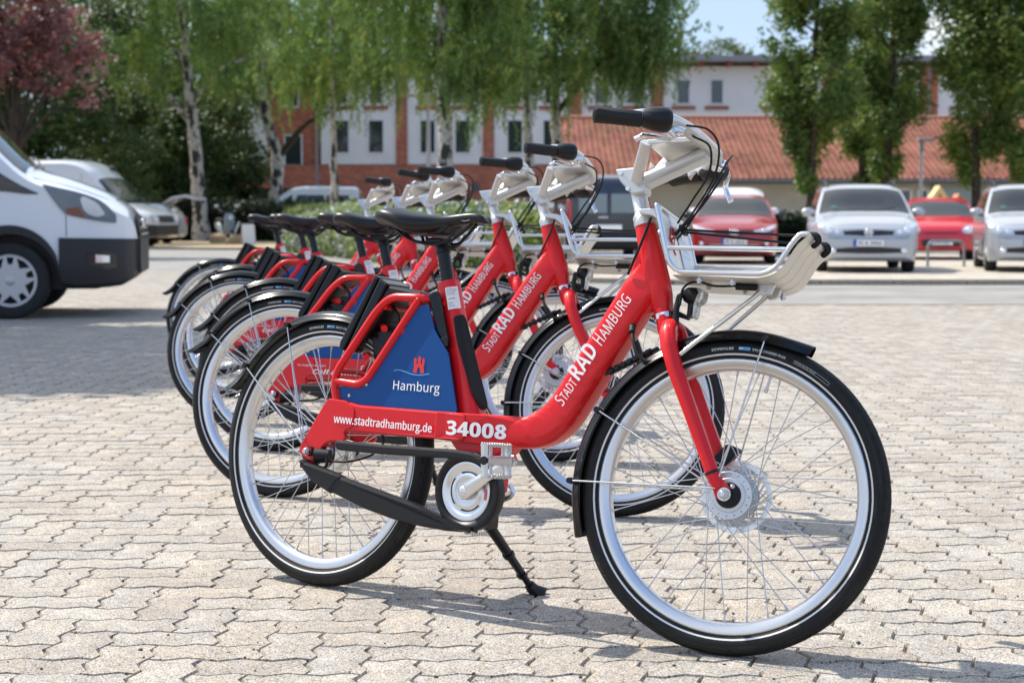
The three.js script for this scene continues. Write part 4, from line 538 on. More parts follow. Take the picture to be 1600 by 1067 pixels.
{
  const d = 53, o = thing('silver_van', 'silver-grey high-roof van with a dark bumper, parked behind the white van', 'van'); o.position.set(X(256, d), 0, -d - 0.6); o.rotation.y = Math.PI / 2 - 0.3; o.scale.setScalar(1.04); const c = paint(0.5, 0.53, 0.56, 0.2);
  const A = van(o, d, { paint: c, top: [[0, 0.7], [0.03, 0.85], [0.1, 0.97], [0.3, 1.08], [0.8, 1.24], [1.0, 1.3], [1.9, 2.12], [2.2, 2.4], [2.7, 2.62], [3.2, 2.68], [5.4, 2.66], [5.5, 2.5]] });
  A.roof('windscreen', 1.05, 1.88, 0.92, 0.9, CM.glass); A.side('side_window', [[1.35, 1.28], [2.3, 1.28]], [[1.35, 1.4], [2.3, 1.95]], CM.glass); A.side('bumper', [[0, 0.34], [0.3, 0.29], [0.62, 0.3]], [[0, 0.66], [0.3, 0.68], [0.62, 0.68]], CM.trim, [-1, 1], 0.012); A.nose('front_bumper', [[-0.8, 0.35], [0.8, 0.35]], [[-0.8, 0.66], [0.8, 0.66]], CM.trim, 0.014); A.nose('grille', [[-0.45, 0.74], [0.45, 0.74]], [[-0.45, 0.95], [0.45, 0.95]], CM.trim, 0.02); A.nose('headlight', [[0.5, 0.74], [0.8, 0.78]], [[0.5, 0.95], [0.8, 1.0]], CM.lamp, 0.014, o, true); A.side('door_seam', [[2.4, 0.5], [2.415, 0.5]], [[2.4, 2.2], [2.415, 2.2]], CM.trim, [-1, 1], 0.004); A.side('rub_strip', [[1.6, 0.62], [3.8, 0.62]], [[1.6, 0.72], [3.8, 0.72]], CM.trim, [-1, 1], 0.012); mirrors(o, A, 1.4, 1.35, CM.trim); mesh('roof_vent', box(0.2, 0.12, 0.2, 0.5, 2.42, -2.15, 0.03), CM.trim, o);
}
{
  const d = 60, o = thing('estate_car', 'pale car with its tailgate raised, half hidden behind the silver van', 'car'); o.position.set(X(276, d) - 3.9, 0, -d - 0.9); o.rotation.y = -Math.PI / 2 - 0.12; const c = paint(0.6, 0.62, 0.63, 0.2);
  const A = vehicle(o, { L: 4.0, top: [[0, 0.6], [0.1, 0.75], [0.5, 0.86], [1.0, 0.96], [1.75, 1.4], [2.3, 1.47], [3.5, 1.42], [3.95, 1.0], [4.0, 0.7]], bot: [[0, 0.25], [0.2, 0.2], [3.8, 0.22], [4.0, 0.34]], plan: [[0, 0.62], [0.15, 0.8], [0.5, 0.86], [3.6, 0.86], [4.0, 0.78]], section: [[0.2, 0.95], [0.5, 1], [0.8, 1], [1.0, 0.95], [1.45, 0.74]], axles: [0.8, 3.25], arch: 0.35, wheel: 0.3, paint: c, drop: 0.07 });
  A.roof('windscreen', 1.05, 1.7, 0.93, 0.92, CM.glass); A.side('side_window', [[1.4, 0.97], [3.4, 1.0]], [[1.4, 1.1], [3.4, 1.3]], CM.glass); mesh('tailgate', [slab([[-0.05, 0], [-0.4, 0.22], [-0.9, 0.3], [-1.25, 0.2], [-1.28, 0.1], [-0.9, 0.2], [-0.4, 0.14], [0, -0.06]], -0.62, 0.62, 0.01).rotateY(-Math.PI / 2).translate(0, 1.44, -3.5)], c, o); mesh('tail_lamp', [-1, 1].map((s) => box(0.14, 0.3, 0.08, s * 0.72, 0.8, -3.98, 0.02)), CM.tail, o); mesh('gas_strut', [-1, 1].map((s) => cyl(V(s * 0.55, 1.2, -3.75), V(s * 0.5, 1.6, -4.2), 0.015, 0.012, 6)), CM.trim, o);
}
{
  const d = 69, o = thing('minibus', 'white minibus behind the hedge, in front of the brick wall', 'minibus'); o.position.set(X(392, d), 0, -d); o.rotation.y = -Math.PI / 2; o.scale.setScalar(1.06); const c = paint(0.68, 0.7, 0.72);
  const A = vehicle(o, { L: 4.3, top: [[0, 0.7], [0.05, 0.9], [0.2, 1.02], [0.6, 1.2], [0.8, 1.32], [1.4, 1.85], [1.75, 2.02], [2.2, 2.09], [4.1, 2.06], [4.25, 1.9], [4.3, 1.6]], bot: [[0, 0.3], [4.3, 0.36]], plan: [[0, 0.7], [0.1, 0.85], [0.4, 0.93], [4.1, 0.94], [4.3, 0.88]], section: [[0.25, 0.97], [0.5, 1], [1.1, 1], [1.5, 0.96], [2.09, 0.84]], axles: [0.9, 3.4], arch: 0.4, wheel: 0.33, paint: c, drop: 0.1 });
  A.roof('windscreen', 0.85, 1.6, 0.92, 0.9, CM.glass); A.side('front_window', [[1.0, 1.2], [1.75, 1.2]], [[1.0, 1.3], [1.75, 1.76]], CM.glass); A.side('side_window', [[1.92, 1.22], [3.9, 1.22]], [[1.92, 1.74], [3.9, 1.72]], CM.glass); A.side('window_post', [[2.95, 1.22], [3.05, 1.22]], [[2.95, 1.74], [3.05, 1.74]], c, [-1, 1], 0.012); A.nose('headlight', [[0.5, 0.75], [0.8, 0.8]], [[0.5, 0.95], [0.8, 1.0]], CM.lamp, 0.012, o, true);
}
{
  const d = 33, o = thing('dark_minivan', 'dark blue minivan seen from behind, between the second bike and the front handlebar', 'van'); o.position.set(X(941, d), 0.0, -d - 4.4); o.rotation.y = Math.PI + 0.03; const c = paint(0.012, 0.017, 0.03);
  const A = vehicle(o, { L: 4.4, top: [[0, 0.7], [0.1, 0.9], [0.7, 1.1], [1.3, 1.55], [1.7, 1.68], [2.5, 1.72], [4.2, 1.7], [4.34, 1.6], [4.4, 1.3]], bot: [[0, 0.3], [4.2, 0.28], [4.4, 0.36]], plan: [[0, 0.7], [0.1, 0.8], [0.4, 0.87], [4.25, 0.87], [4.36, 0.84], [4.4, 0.8]], section: [[0.25, 0.96], [0.5, 1], [1.0, 1], [1.2, 0.97], [1.7, 0.83]], axles: [0.85, 3.5], arch: 0.37, wheel: 0.315, paint: c, drop: 0.07 });
  mesh('rear_window', [-1, 1].map((s) => box(0.56, 0.38, 0.02, s * 0.32, 1.19, -4.405, 0.008)), phy({ color: lin(0.16, 0.22, 0.25), roughness: 0.1, clearcoat: 1 }), o); mesh('door_gap', box(0.012, 1.0, 0.01, 0, 1.0, -4.404), CM.trim, o); mesh('tail_lamp', [-1, 1].map((s) => box(0.09, 0.42, 0.1, s * 0.775, 1.05, -4.36, 0.03)), CM.tail, o); mesh('rear_bumper', box(1.66, 0.26, 0.16, 0, 0.5, -4.38, 0.06), CM.trim, o); mesh('roof_panel', sweep([[-1.5, 0.02], [-1.9, 0.045], [-3.6, 0.05], [-4.25, 0.035]].map(([z, h]) => ({ p: V(0, 1.715, z), h, w: 0.68 })), 16, 3.5, V(1, 0, 0)), std({ color: lin(0.75, 0.75, 0.74), roughness: 0.4 }), o); A.side('side_window', [[1.5, 1.12], [3.9, 1.12]], [[1.5, 1.45], [3.9, 1.52]], CM.glass); mesh('door_handle', box(0.2, 0.03, 0.03, 0.12, 0.92, -4.41, 0.01), CM.chrome, o); const pl = mesh('number_plate', box(0.5, 0.11, 0.012, 0, 0.72, -4.415, 0.004), CM.bulb, o); mirrors(o, A, 1.1, 1.15, c);
}
{
  const d = 64, o = thing('motor_scooter', 'grey motor scooter with round mirrors parked behind the boulders, beside the pale birch', 'scooter'); o.position.set(X(352, d), 0, -d); o.rotation.y = 0.55; o.scale.setScalar(1.05);
  const grey = phy({ color: lin(0.2, 0.23, 0.26), roughness: 0.35, clearcoat: 0.8 });
  mesh('front_shield', [sweep([[0.34, 0.1, 0.16], [0.6, 0.16, 0.2], [0.9, 0.15, 0.18], [1.02, 0.06, 0.12]].map(([y, h, w], i) => ({ p: V(0, y, 0.52 - i * 0.05), h, w })), 18, 2.4, V(1, 0, 0))], grey, o); mesh('body', [sweep([[0.25, 0.4, 0.1, 0.16], [0.0, 0.36, 0.1, 0.17], [-0.25, 0.5, 0.2, 0.19], [-0.55, 0.62, 0.16, 0.17], [-0.75, 0.68, 0.06, 0.1]].map(([z, y, h, w]) => ({ p: V(0, y, z), h, w })), 18, 2.6, V(1, 0, 0))], grey, o); mesh('seat', sweep([[0.02, 0.76, 0.04, 0.12], [-0.2, 0.79, 0.06, 0.15], [-0.6, 0.82, 0.06, 0.14], [-0.72, 0.82, 0.03, 0.1]].map(([z, y, h, w]) => ({ p: V(0, y, z), h, w })), 16, 2.6, V(1, 0, 0)), CM.seat, o);
  for (const z of [0.66, -0.55]) { const w = new THREE.Group(); w.name = 'wheel'; o.add(w); w.position.set(0, 0.22, z); w.rotation.y = Math.PI / 2; mesh('tyre', new THREE.TorusGeometry(0.17, 0.05, 12, 32), CM.rubber, w); mesh('rim', lathe([[0, 0.03], [0.12, 0.03], [0.13, 0], [0.12, -0.03], [0, -0.03]], 24), CM.hub, w); }
  mesh('handlebar', [tube([[-0.34, 1.05, 0.2], [-0.15, 1.08, 0.3], [0.15, 1.08, 0.3], [0.34, 1.05, 0.2]], 0.018)], CM.trim, o); for (const s of [-1, 1]) { const m = mesh('mirror', ball(V(s * 0.4, 1.3, 0.22), 0.07, 1.2, 0.9, 0.4), CM.chrome, o); mesh('mirror_stem', tube([[s * 0.2, 1.08, 0.28], [s * 0.32, 1.2, 0.26], [s * 0.38, 1.28, 0.23]], 0.009), CM.chrome, m); } mesh('headlight', ball(V(0, 0.86, 0.56), 0.09, 1.1, 0.9, 0.6), CM.bulb, o); mesh('leg_guard', slab([[-0.05, 0.3], [0.0, 0.3], [0.2, 0.72], [0.12, 0.74]], -0.03, 0.03, 0.008).translate(0.12, 0, 0.66), CM.bulb, o);
}
{
  const d = 57, o = thing('sandwich_board', 'white folding sandwich board standing at the edge of the path', 'sign'); o.position.set(X(388, d), 0, -d); o.rotation.y = 0.5;
  mesh('panel', box(0.44, 0.68, 0.02, 0, 0.35, 0.14, 0.006).rotateX(-0.2), S.bright, o); mesh('panel', box(0.44, 0.68, 0.02, 0, 0.35, -0.14, 0.006).rotateX(0.2), std({ color: lin(0.5, 0.4, 0.26), roughness: 0.8 }), o); mesh('hinge', cyl(V(-0.2, 0.7, 0), V(0.2, 0.7, 0), 0.015, 0.015, 8), S.metal, o);
}
{
  const d = 31.5, o = thing('bike_rail', 'grey metal hoop rail standing between the silver cars', 'rail'); o.position.set(X(1478, d), 0, -d);
  mesh('hoop', tube(bent([[-0.34, 0, 0], [-0.34, Y(377, d), 0], [0.34, Y(377, d), 0], [0.34, 0, 0]], 0.14, 6), 0.026, { tension: 0.05, seg: 60 }), S.grey, o); mesh('foot_plate', [-0.34, 0.34].map((x) => cyl(V(x, 0.004, 0), V(x, 0.012, 0), 0.06, 0.06, 14)), S.grey, o);
}
{
  const d = 43, o = thing('rubbish_bin', 'dark green wheeled bin behind the dark red car', 'bin'); o.position.set(X(1212, d), 0, -d);
  mesh('bin_body', sweep([[0.1, 0.24, 0.26], [0.5, 0.27, 0.29], [0.86, 0.29, 0.31]].map(([y, h, w]) => ({ p: V(0, y, 0), h, w })), 20, 6, V(1, 0, 0)), S.green, o); mesh('lid', [box(0.66, 0.06, 0.64, 0, 0.9, 0, 0.025), box(0.5, 0.04, 0.06, 0, 0.9, -0.32, 0.01)], S.green, o); mesh('wheel', [-1, 1].map((s) => cyl(V(s * 0.24, 0.1, -0.22), V(s * 0.3, 0.1, -0.22), 0.1, 0.1, 18)), CM.rubber, o);
}

// ---------------------------------------------------------------- rental bikes
const castBump = tex(256, 256, (u, v, i, j) => { const k = 128 + 90 * (soften(i, j) - 0.5) + 120 * (tn(u, v, 8, 4) - 0.5); return [k, k, k]; }, false, [3, 3]);
const B = {
  red: phy({ bumpMap: castBump, bumpScale: 0.0003, color: lin(0.68, 0.009, 0.014), roughness: 0.36, clearcoat: 0.25, clearcoatRoughness: 0.1, specularIntensity: 0.55 }),
  blue: phy({ color: lin(0.003, 0.062, 0.235), roughness: 0.42, specularIntensity: 0.55 }),
  alu: std({ color: lin(0.74, 0.745, 0.75), metalness: 1, roughness: 0.28 }),
  matt: std({ color: lin(0.66, 0.655, 0.64), metalness: 0.8, roughness: 0.38, bumpMap: castBump, bumpScale: 0.0006 }),
  plate: std({ color: lin(0.66, 0.645, 0.61), metalness: 0.85, roughness: 0.4 }),
  rim: std({ color: lin(0.7, 0.7, 0.7), metalness: 0.95, roughness: 0.3 }),
  steel: std({ color: lin(0.6, 0.6, 0.6), metalness: 1, roughness: 0.25 }),
  zinc: std({ color: lin(0.6, 0.63, 0.66), metalness: 0.7, roughness: 0.42 }),
  black: phy({ color: lin(0.004, 0.004, 0.005), roughness: 0.16, specularIntensity: 0.75 }),
  plastic: phy({ color: lin(0.007, 0.007, 0.008), roughness: 0.42, specularIntensity: 0.75 }),
  rubber: phy({ color: lin(0.012, 0.012, 0.012), roughness: 0.62, specularIntensity: 0.6 }),
  vinyl: phy({ color: lin(0.008, 0.008, 0.009), roughness: 0.36, specularIntensity: 0.85, bumpMap: castBump, bumpScale: 0.0004 }),
  grip: phy({ color: lin(0.016, 0.015, 0.015), roughness: 0.6, specularIntensity: 0.7 }),
  white: std({ color: lin(0.68, 0.68, 0.67), roughness: 0.5 }),
  lens: phy({ color: lin(0.95, 0.95, 0.95), roughness: 0.08, transmission: 0.7, thickness: 0.01, ior: 1.5 }),
  chrome: std({ color: lin(0.8, 0.8, 0.8), metalness: 1, roughness: 0.14 }),
  glassRed: phy({ color: lin(0.6, 0.01, 0.02), roughness: 0.2, clearcoat: 1 }),
};
B.tyre = phy({ color: lin(0.8, 0.8, 0.8), roughness: 0.66, specularIntensity: 0.6, map: tex(256, 64, (u, v, i, j) => { const k = 31 + 10 * (soften(i * 3, j * 3) - 0.5) + 16 * (tn(u, v, 8, 4) - 0.5) + (tn2(u, v, 32, 2) > 0.68 ? 14 : 0); return [k * 1.03, k, k * 0.97]; }), bumpMap: tex(128, 128, (u, v) => {
  const a = Math.abs(v - 0.5) * 2, wob = (u * 2 + 0.18 * Math.sin(a * 9)) % 1; const groove = a < 0.42 && (wob < 0.13 || Math.abs(a - 0.2) < 0.025) ? 0 : a < 0.46 ? 255 : 150; return [groove, groove, groove]; }, false, [34, 1]), bumpScale: 0.0016 });
const FONT = 'sans-serif';
function label(w, h, draw, opt = {}) { const t = canvasTex(w, h, draw); return std({ map: t, transparent: true, alphaTest: opt.cut ?? 0.35, roughness: opt.rough ?? 0.45, ...opt.mat }); }
function condensed(c, s, x, y, size, sx, weight = '', fill = '#f4f1ee') { c.save(); c.translate(x, y); c.scale(sx, 1); c.font = `${weight} ${size}px ${FONT}`; c.fillStyle = fill; c.textBaseline = 'alphabetic'; c.fillText(s, 0, 0); const w = c.measureText(s).width * sx; c.restore(); return x + w; }
const TXT = {
  name: label(1536, 288, (c, w, h) => {                     // 0.30 x 0.05625 m
    let x = 6; const y = 258; const F = '#f6f2f0'; c.scale(1.175, 1);
    x = condensed(c, 'S', x, y, 210, 0.56, '', F) + 4; x = condensed(c, 'TADT', x, y, 162, 0.58, '', F) + 6; x = condensed(c, 'RAD', x, y, 292, 0.66, 'bold', F) + 40; x = condensed(c, 'H', x, y, 235, 0.5, '', F) + 6; condensed(c, 'AMBURG', x, y, 192, 0.6, '', F);
  }),
  web: label(1024, 128, (c) => { c.save(); c.translate(8, 92); const t = 'www.stadtradhamburg.de'; c.font = `86px ${FONT}`; c.lineWidth = 2.5; c.strokeStyle = '#f6f2f0'; c.scale(1005 / c.measureText(t).width, 1); c.fillStyle = '#f6f2f0'; c.fillText(t, 0, 0); c.strokeText(t, 0, 0); c.restore(); }),
  number: label(512, 128, (c) => { c.save(); c.font = `bold 138px ${FONT}`; c.translate(6, 114); c.scale(500 / c.measureText('34008').width, 1); c.fillStyle = '#f8f6f4'; c.strokeStyle = '#f8f6f4'; c.lineWidth = 3; c.fillText('34008', 0, 0); c.strokeText('34008', 0, 0); c.restore(); }),
  call: label(1024, 192, (c) => { condensed(c, 'Ein Angebot der Bahn', 20, 42, 36, 0.95, ''); c.save(); c.font = `italic bold 104px ${FONT}`; c.fillStyle = '#f6f2f0'; c.fillText('Call a Bike', 190, 165); c.restore(); c.strokeStyle = '#f6f2f0'; c.lineWidth = 9; c.beginPath(); c.roundRect(760, 12, 120, 82, 16); c.stroke(); c.font = `bold 70px ${FONT}`; c.fillStyle = '#f6f2f0'; c.fillText('DB', 772, 79); }),
  city: label(768, 512, (c) => {                            // 0.150 x 0.100 m
    c.fillStyle = '#d8323a'; c.beginPath();
    c.rect(330, 110, 150, 108); c.rect(322, 60, 42, 60); c.rect(446, 60, 42, 60); c.rect(380, 40, 50, 80); c.fill();
    for (const [x, y] of [[343, 34], [467, 34], [405, 12]]) { c.beginPath(); c.moveTo(x - 20, y + 32); c.lineTo(x, y); c.lineTo(x + 20, y + 32); c.fill(); }
    for (const [x, w0] of [[322, 42], [446, 42], [380, 50]]) for (let k = 0; k < 3; k++) c.fillRect(x + k * (w0 - 10) / 2, x === 380 ? 30 : 50, 9, 16);
    c.beginPath(); c.moveTo(318, 222); c.lineTo(334, 120); c.lineTo(476, 120); c.lineTo(494, 222); c.fill();
    c.globalCompositeOperation = 'destination-out'; c.beginPath(); c.moveTo(382, 224); c.lineTo(382, 180); c.arc(405, 180, 23, Math.PI, 0); c.lineTo(428, 224); c.fill(); c.globalCompositeOperation = 'source-over';
    c.strokeStyle = '#5aa9dc'; c.lineWidth = 11; c.beginPath(); c.moveTo(20, 216); c.bezierCurveTo(130, 170, 240, 250, 380, 246); c.bezierCurveTo(470, 246, 520, 232, 570, 222); c.stroke();
    c.font = `150px ${FONT}`; c.save(); c.translate(14, 440); c.scale(735 / c.measureText('Hamburg').width, 1); c.fillStyle = '#f4f4f4'; c.fillText('Hamburg', 0, 0); c.restore();
  }),
  tyre: label(2048, 64, (c) => { c.save(); c.font = `bold 52px ${FONT}`; c.fillStyle = '#dcdcd8'; c.scale(1.35, 1); c.fillText('SCHWALBE', 4, 50); c.restore(); c.fillStyle = '#5fa8d8'; c.fillRect(450, 8, 190, 44); c.fillStyle = '#e8eef2'; c.fillRect(462, 20, 60, 20); c.save(); c.font = `bold 46px ${FONT}`; c.fillStyle = '#d8d8d4'; c.scale(1.2, 1); c.fillText('DELTA CRUISER PLUS', 560, 48); c.restore(); c.save(); c.font = `34px ${FONT}`; c.strokeStyle = c.fillStyle = '#c8c8c4'; c.lineWidth = 4; c.strokeRect(1370, 12, 660, 40); c.fillText('50-559  26x2.00  REFLEX', 1392, 44); c.restore(); }),
  post: label(64, 512, (c) => { c.fillStyle = '#e8e8e8'; c.font = `bold 52px ${FONT}`; ['1', 'I', '2', 'I', '3', 'I', '4'].forEach((s, i) => c.fillText(s, 16, 60 + i * 70)); }),
  saddle: label(256, 128, (c) => { c.strokeStyle = c.fillStyle = '#d8dade'; c.lineWidth = 7; c.beginPath(); c.ellipse(128, 64, 118, 50, 0, 0, 7); c.stroke(); c.font = `bold 46px ${FONT}`; c.save(); c.translate(40, 80); c.scale(176 / c.measureText('SELLE').width, 1); c.fillText('SELLE', 0, 0); c.restore(); }),
  sticker: std({ map: canvasTex(128, 320, (c, w, h) => { c.fillStyle = '#e9e7e2'; c.fillRect(0, 0, w, h); c.fillStyle = '#7a7a7a'; for (let i = 0; i < 9; i++) c.fillRect(14, 16 + i * 12, 60 + ((i * 37) % 40), 4); c.fillStyle = '#222'; c.font = `bold 24px ${FONT}`; c.fillText('34008', 24, 178); c.fillStyle = '#888'; for (let i = 0; i < 7; i++) c.fillRect(14, 214 + i * 12, 50 + ((i * 53) % 50), 4); }), roughness: 0.5 }),
  docs: std({ map: canvasTex(128, 128, (c, w, h) => { c.fillStyle = '#dfe6ea'; c.fillRect(0, 0, w, h); c.strokeStyle = '#9ab4c4'; c.lineWidth = 3; c.strokeRect(10, 14, 96, 60); c.fillStyle = '#8fb0c4'; c.font = `italic 30px ${FONT}`; c.fillText('Bike', 34, 56); }), roughness: 0.4 }),
};
const WR = 0.3295, WB = 1.12, HA = (71.5 * Math.PI) / 180, RAKE = 0.06;
const AX = V(-Math.cos(HA), Math.sin(HA), 0), PIV = V(WB - Math.sin(HA) * RAKE, WR - Math.cos(HA) * RAKE, 0);
const onAxis = (y) => PIV.clone().addScaledVector(AX, (y - PIV.y) / AX.y);
const zmap = (x, z) => z * lerp(1, 0.5, smooth(x, 0.42, 0.65));

// shared wheel geometry, centred on the hub, axis z
const W = {};
{
  const T = 0.0245, C = WR - T, pr = []; for (let i = 0; i <= 22; i++) { const a = -2.35 + (4.7 * i) / 22; pr.push([C + Math.cos(a) * T, Math.sin(a) * T * 1.02]); }
  W.tyre = lathe([[0.283, -0.0165], ...pr, [0.283, 0.0165]], 96);
  { const uv = W.tyre.attributes.uv; for (let i = 0; i < uv.count; i++) uv.setXY(i, uv.getX(i), uv.getY(i)); }
  W.rim = lathe([[0.2865, -0.0135], [0.2878, -0.0186], [0.282, -0.0186], [0.268, -0.0158], [0.2625, -0.009], [0.261, 0], [0.2625, 0.009], [0.268, 0.0158], [0.282, 0.0186], [0.2878, 0.0186], [0.2865, 0.0135], [0.274, 0.011], [0.274, -0.011], [0.2865, -0.0135]], 96);
  const st = (s) => { const p = []; for (let i = 0; i <= 4; i++) { const a = (2.04 - 0.16 * i / 4); p.push([C + Math.cos(a) * (T + 0.0004), s * Math.sin(a) * (T * 1.02 + 0.0004)]); } return lathe(p, 96); };
  W.stripe = merge([st(1), st(-1)]);
  const sp = (z0, ang) => cyl(V(0.264, 0, 0), V(0.047 * Math.cos(ang), 0.047 * Math.sin(ang), z0), 0.00125, 0.00115, 5, true), nip = (z0, ang) => cyl(V(0.264, 0, 0), V(0.264, 0, 0).lerp(V(0.047 * Math.cos(ang), 0.047 * Math.sin(ang), z0), 0.06), 0.0024, 0.002, 6, true);
  W.spoke = [[0.024, 0.95], [-0.026, 0.95], [0.024, -0.95], [-0.026, -0.95]].map(([z, a]) => merge([sp(z, a), nip(z, a)]));
  W.valve = merge([cyl(V(0.263, 0, 0), V(0.228, 0, 0), 0.003, 0.0028, 8), cyl(V(0.238, 0, 0), V(0.226, 0, 0), 0.0042, 0.0038, 8)]);
  const flange = (z, r) => { const h = []; const s = new THREE.Shape(); s.absarc(0, 0, r, 0, Math.PI * 2); for (let i = 0; i < 16; i++) { const p = new THREE.Path(); p.absarc(Math.cos(i * Math.PI / 8) * (r - 0.006), Math.sin(i * Math.PI / 8) * (r - 0.006), 0.0022, 0, Math.PI * 2, true); s.holes.push(p); } const g = new THREE.ExtrudeGeometry(s, { depth: 0.003, bevelEnabled: true, bevelSize: 0.0006, bevelThickness: 0.0006, bevelSegments: 1, curveSegments: 24 }); g.translate(0, 0, z - 0.0015); return g; };
  const ring = (z, r0, r1, d) => { const s = new THREE.Shape(); s.absarc(0, 0, r1, 0, Math.PI * 2); const p = new THREE.Path(); p.absarc(0, 0, r0, 0, Math.PI * 2, true); s.holes.push(p); const g = new THREE.ExtrudeGeometry(s, { depth: d, bevelEnabled: false, curveSegments: 32 }); g.translate(0, 0, z - d / 2); return g; };
  W.frontHub = merge([flange(0.027, 0.049), flange(-0.026, 0.049), lathe([[0, 0.031], [0.034, 0.031], [0.0365, 0.029], [0.0365, -0.03], [0, -0.034]], 40)]);
  W.hubCap = merge([lathe([[0, 0.05], [0.012, 0.05], [0.019, 0.046], [0.024, 0.04], [0.027, 0.034], [0.028, 0.029]], 32)]);
  W.axle = merge([cyl(V(0, 0, -0.085), V(0, 0, 0.085), 0.0055, 0.0055, 12), cyl(V(0, 0, 0.066), V(0, 0, 0.077), 0.0105, 0.0105, 6), ball(V(0, 0, 0.077), 0.0085, 1, 1, 0.9), cyl(V(0, 0, -0.066), V(0, 0, -0.077), 0.0105, 0.0105, 6)]);
  const spokes = []; for (let i = 0; i < 26; i++) { const a = (i / 26) * Math.PI * 2, b = a + 0.28; spokes.push(cyl(V(0.049 * Math.cos(a), 0.049 * Math.sin(a), -0.04), V(0.067 * Math.cos(b), 0.067 * Math.sin(b), -0.04), 0.0023, 0.0023, 4, true)); }
  W.disc = merge([ring(-0.04, 0.0655, 0.0765, 0.002), ring(-0.04, 0.04, 0.05, 0.0024), spokes]);
  W.rearHub = merge([flange(0.024, 0.05), flange(-0.026, 0.05), lathe([[0, 0.045], [0.012, 0.045], [0.018, 0.04], [0.034, 0.038], [0.036, 0.03], [0.044, 0.026], [0.042, -0.026], [0.05, -0.034], [0.05, -0.05], [0, -0.054]], 36)]);
  W.cog = merge([lathe([[0.02, 0.056], [0.034, 0.056], [0.036, 0.052], [0.036, 0.047], [0.02, 0.047]], 24), cyl(V(0, 0, 0.045), V(0, 0, 0.066), 0.012, 0.012, 16)]);
  const tp = []; // lettering band on the tyre wall
  const N = 40, a0 = 1.80, a1 = 0.92, pos = [], uv = [], ix = [];
  for (let i = 0; i <= N; i++) for (let k = 0; k < 2; k++) { const a = lerp(a0, a1, i / N), q = k ? 1.28 : 1.66, r = C + Math.cos(q) * (T + 0.0004), z = Math.sin(q) * (T * 1.02 + 0.0004); pos.push(r * Math.cos(a), r * Math.sin(a), z); uv.push(i / N, k); }
  for (let i = 0; i < N; i++) { const a = i * 2; ix.push(a, a + 2, a + 1, a + 1, a + 2, a + 3); }
  const g = new THREE.BufferGeometry(); g.setAttribute('position', new THREE.Float32BufferAttribute(pos, 3)); g.setAttribute('uv', new THREE.Float32BufferAttribute(uv, 2)); g.setIndex(ix); g.computeVertexNormals(); W.text = g;
}
function wheel(parent, name, front) {
  const w = new THREE.Group(); w.name = name; parent.add(w);
  mesh('tyre', W.tyre, B.tyre, w); mesh('rim', W.rim, B.rim, w); mesh('reflective_stripe', W.stripe, B.white, w); mesh('tyre_lettering', W.text, TXT.tyre, w);
  for (let i = 0; i < 36; i++) { const s = mesh('spoke', W.spoke[i % 4], B.steel, w); s.rotation.z = (i / 36) * Math.PI * 2 + 0.05; }
  const v = mesh('valve', W.valve, B.steel, w); v.rotation.z = front ? 1.35 : 2.6;
  if (front) { mesh('hub', W.frontHub, B.zinc, w); mesh('hub_cap', W.hubCap, B.rubber, w); mesh('brake_disc', W.disc, B.alu, w); } else { mesh('hub', W.rearHub, B.alu, w); mesh('cog', W.cog, B.plastic, w); }
  mesh('axle', W.axle, B.steel, w);
  return w;
}
// mudguard: a thin channel that follows the tyre from angle a0 to a1 round the hub
function guard(a0, a1, r, hw, cx, cy, tipA, tipB) {
  const N = 44, K = 10, pos = [], ix = [], span = a1 - a0;
  const put = (i, k, o) => {
    const t = i / N, a = a0 + span * t, e0 = clamp(t / 0.09, 0, 1), e1 = clamp((1 - t) / 0.09, 0, 1), flare = tipA * (1 - e0) ** 2 + tipB * (1 - e1) ** 2;
    const q = (k / K - 0.5) * 2, wd = hw * (0.45 + 0.55 * Math.min(Math.sqrt(e0 * 0.98 + 0.02), Math.sqrt(e1 * 0.98 + 0.02))), rr = r + flare - (Math.abs(q) ** 2.6) * 0.022 + o;
    return [cx + Math.cos(a) * rr, cy + Math.sin(a) * rr, wd * Math.sin(q * 1.25) / Math.sin(1.25) + Math.sign(q) * o * Math.abs(q) ** 4];
  };
  for (const o of [0.0009, -0.0009]) for (let i = 0; i <= N; i++) for (let k = 0; k <= K; k++) pos.push(...put(i, k, o));
  const S = (N + 1) * (K + 1), at = (l, i, k) => l * S + i * (K + 1) + k;
  for (let i = 0; i < N; i++) for (let k = 0; k < K; k++) { ix.push(at(0, i, k), at(0, i, k + 1), at(0, i + 1, k), at(0, i, k + 1), at(0, i + 1, k + 1), at(0, i + 1, k)); ix.push(at(1, i, k), at(1, i + 1, k), at(1, i, k + 1), at(1, i, k + 1), at(1, i + 1, k), at(1, i + 1, k + 1)); }
  for (let i = 0; i < N; i++) for (const k of [0, K]) ix.push(at(0, i, k), at(0, i + 1, k), at(1, i, k), at(1, i, k), at(0, i + 1, k), at(1, i + 1, k));
  for (const i of [0, N]) for (let k = 0; k < K; k++) ix.push(at(0, i, k), at(1, i, k), at(0, i, k + 1), at(1, i, k), at(1, i, k + 1), at(0, i, k + 1));
  const g = new THREE.BufferGeometry(); g.setAttribute('position', new THREE.Float32BufferAttribute(pos, 3)); g.setIndex(ix); g.computeVertexNormals(); return g;
}
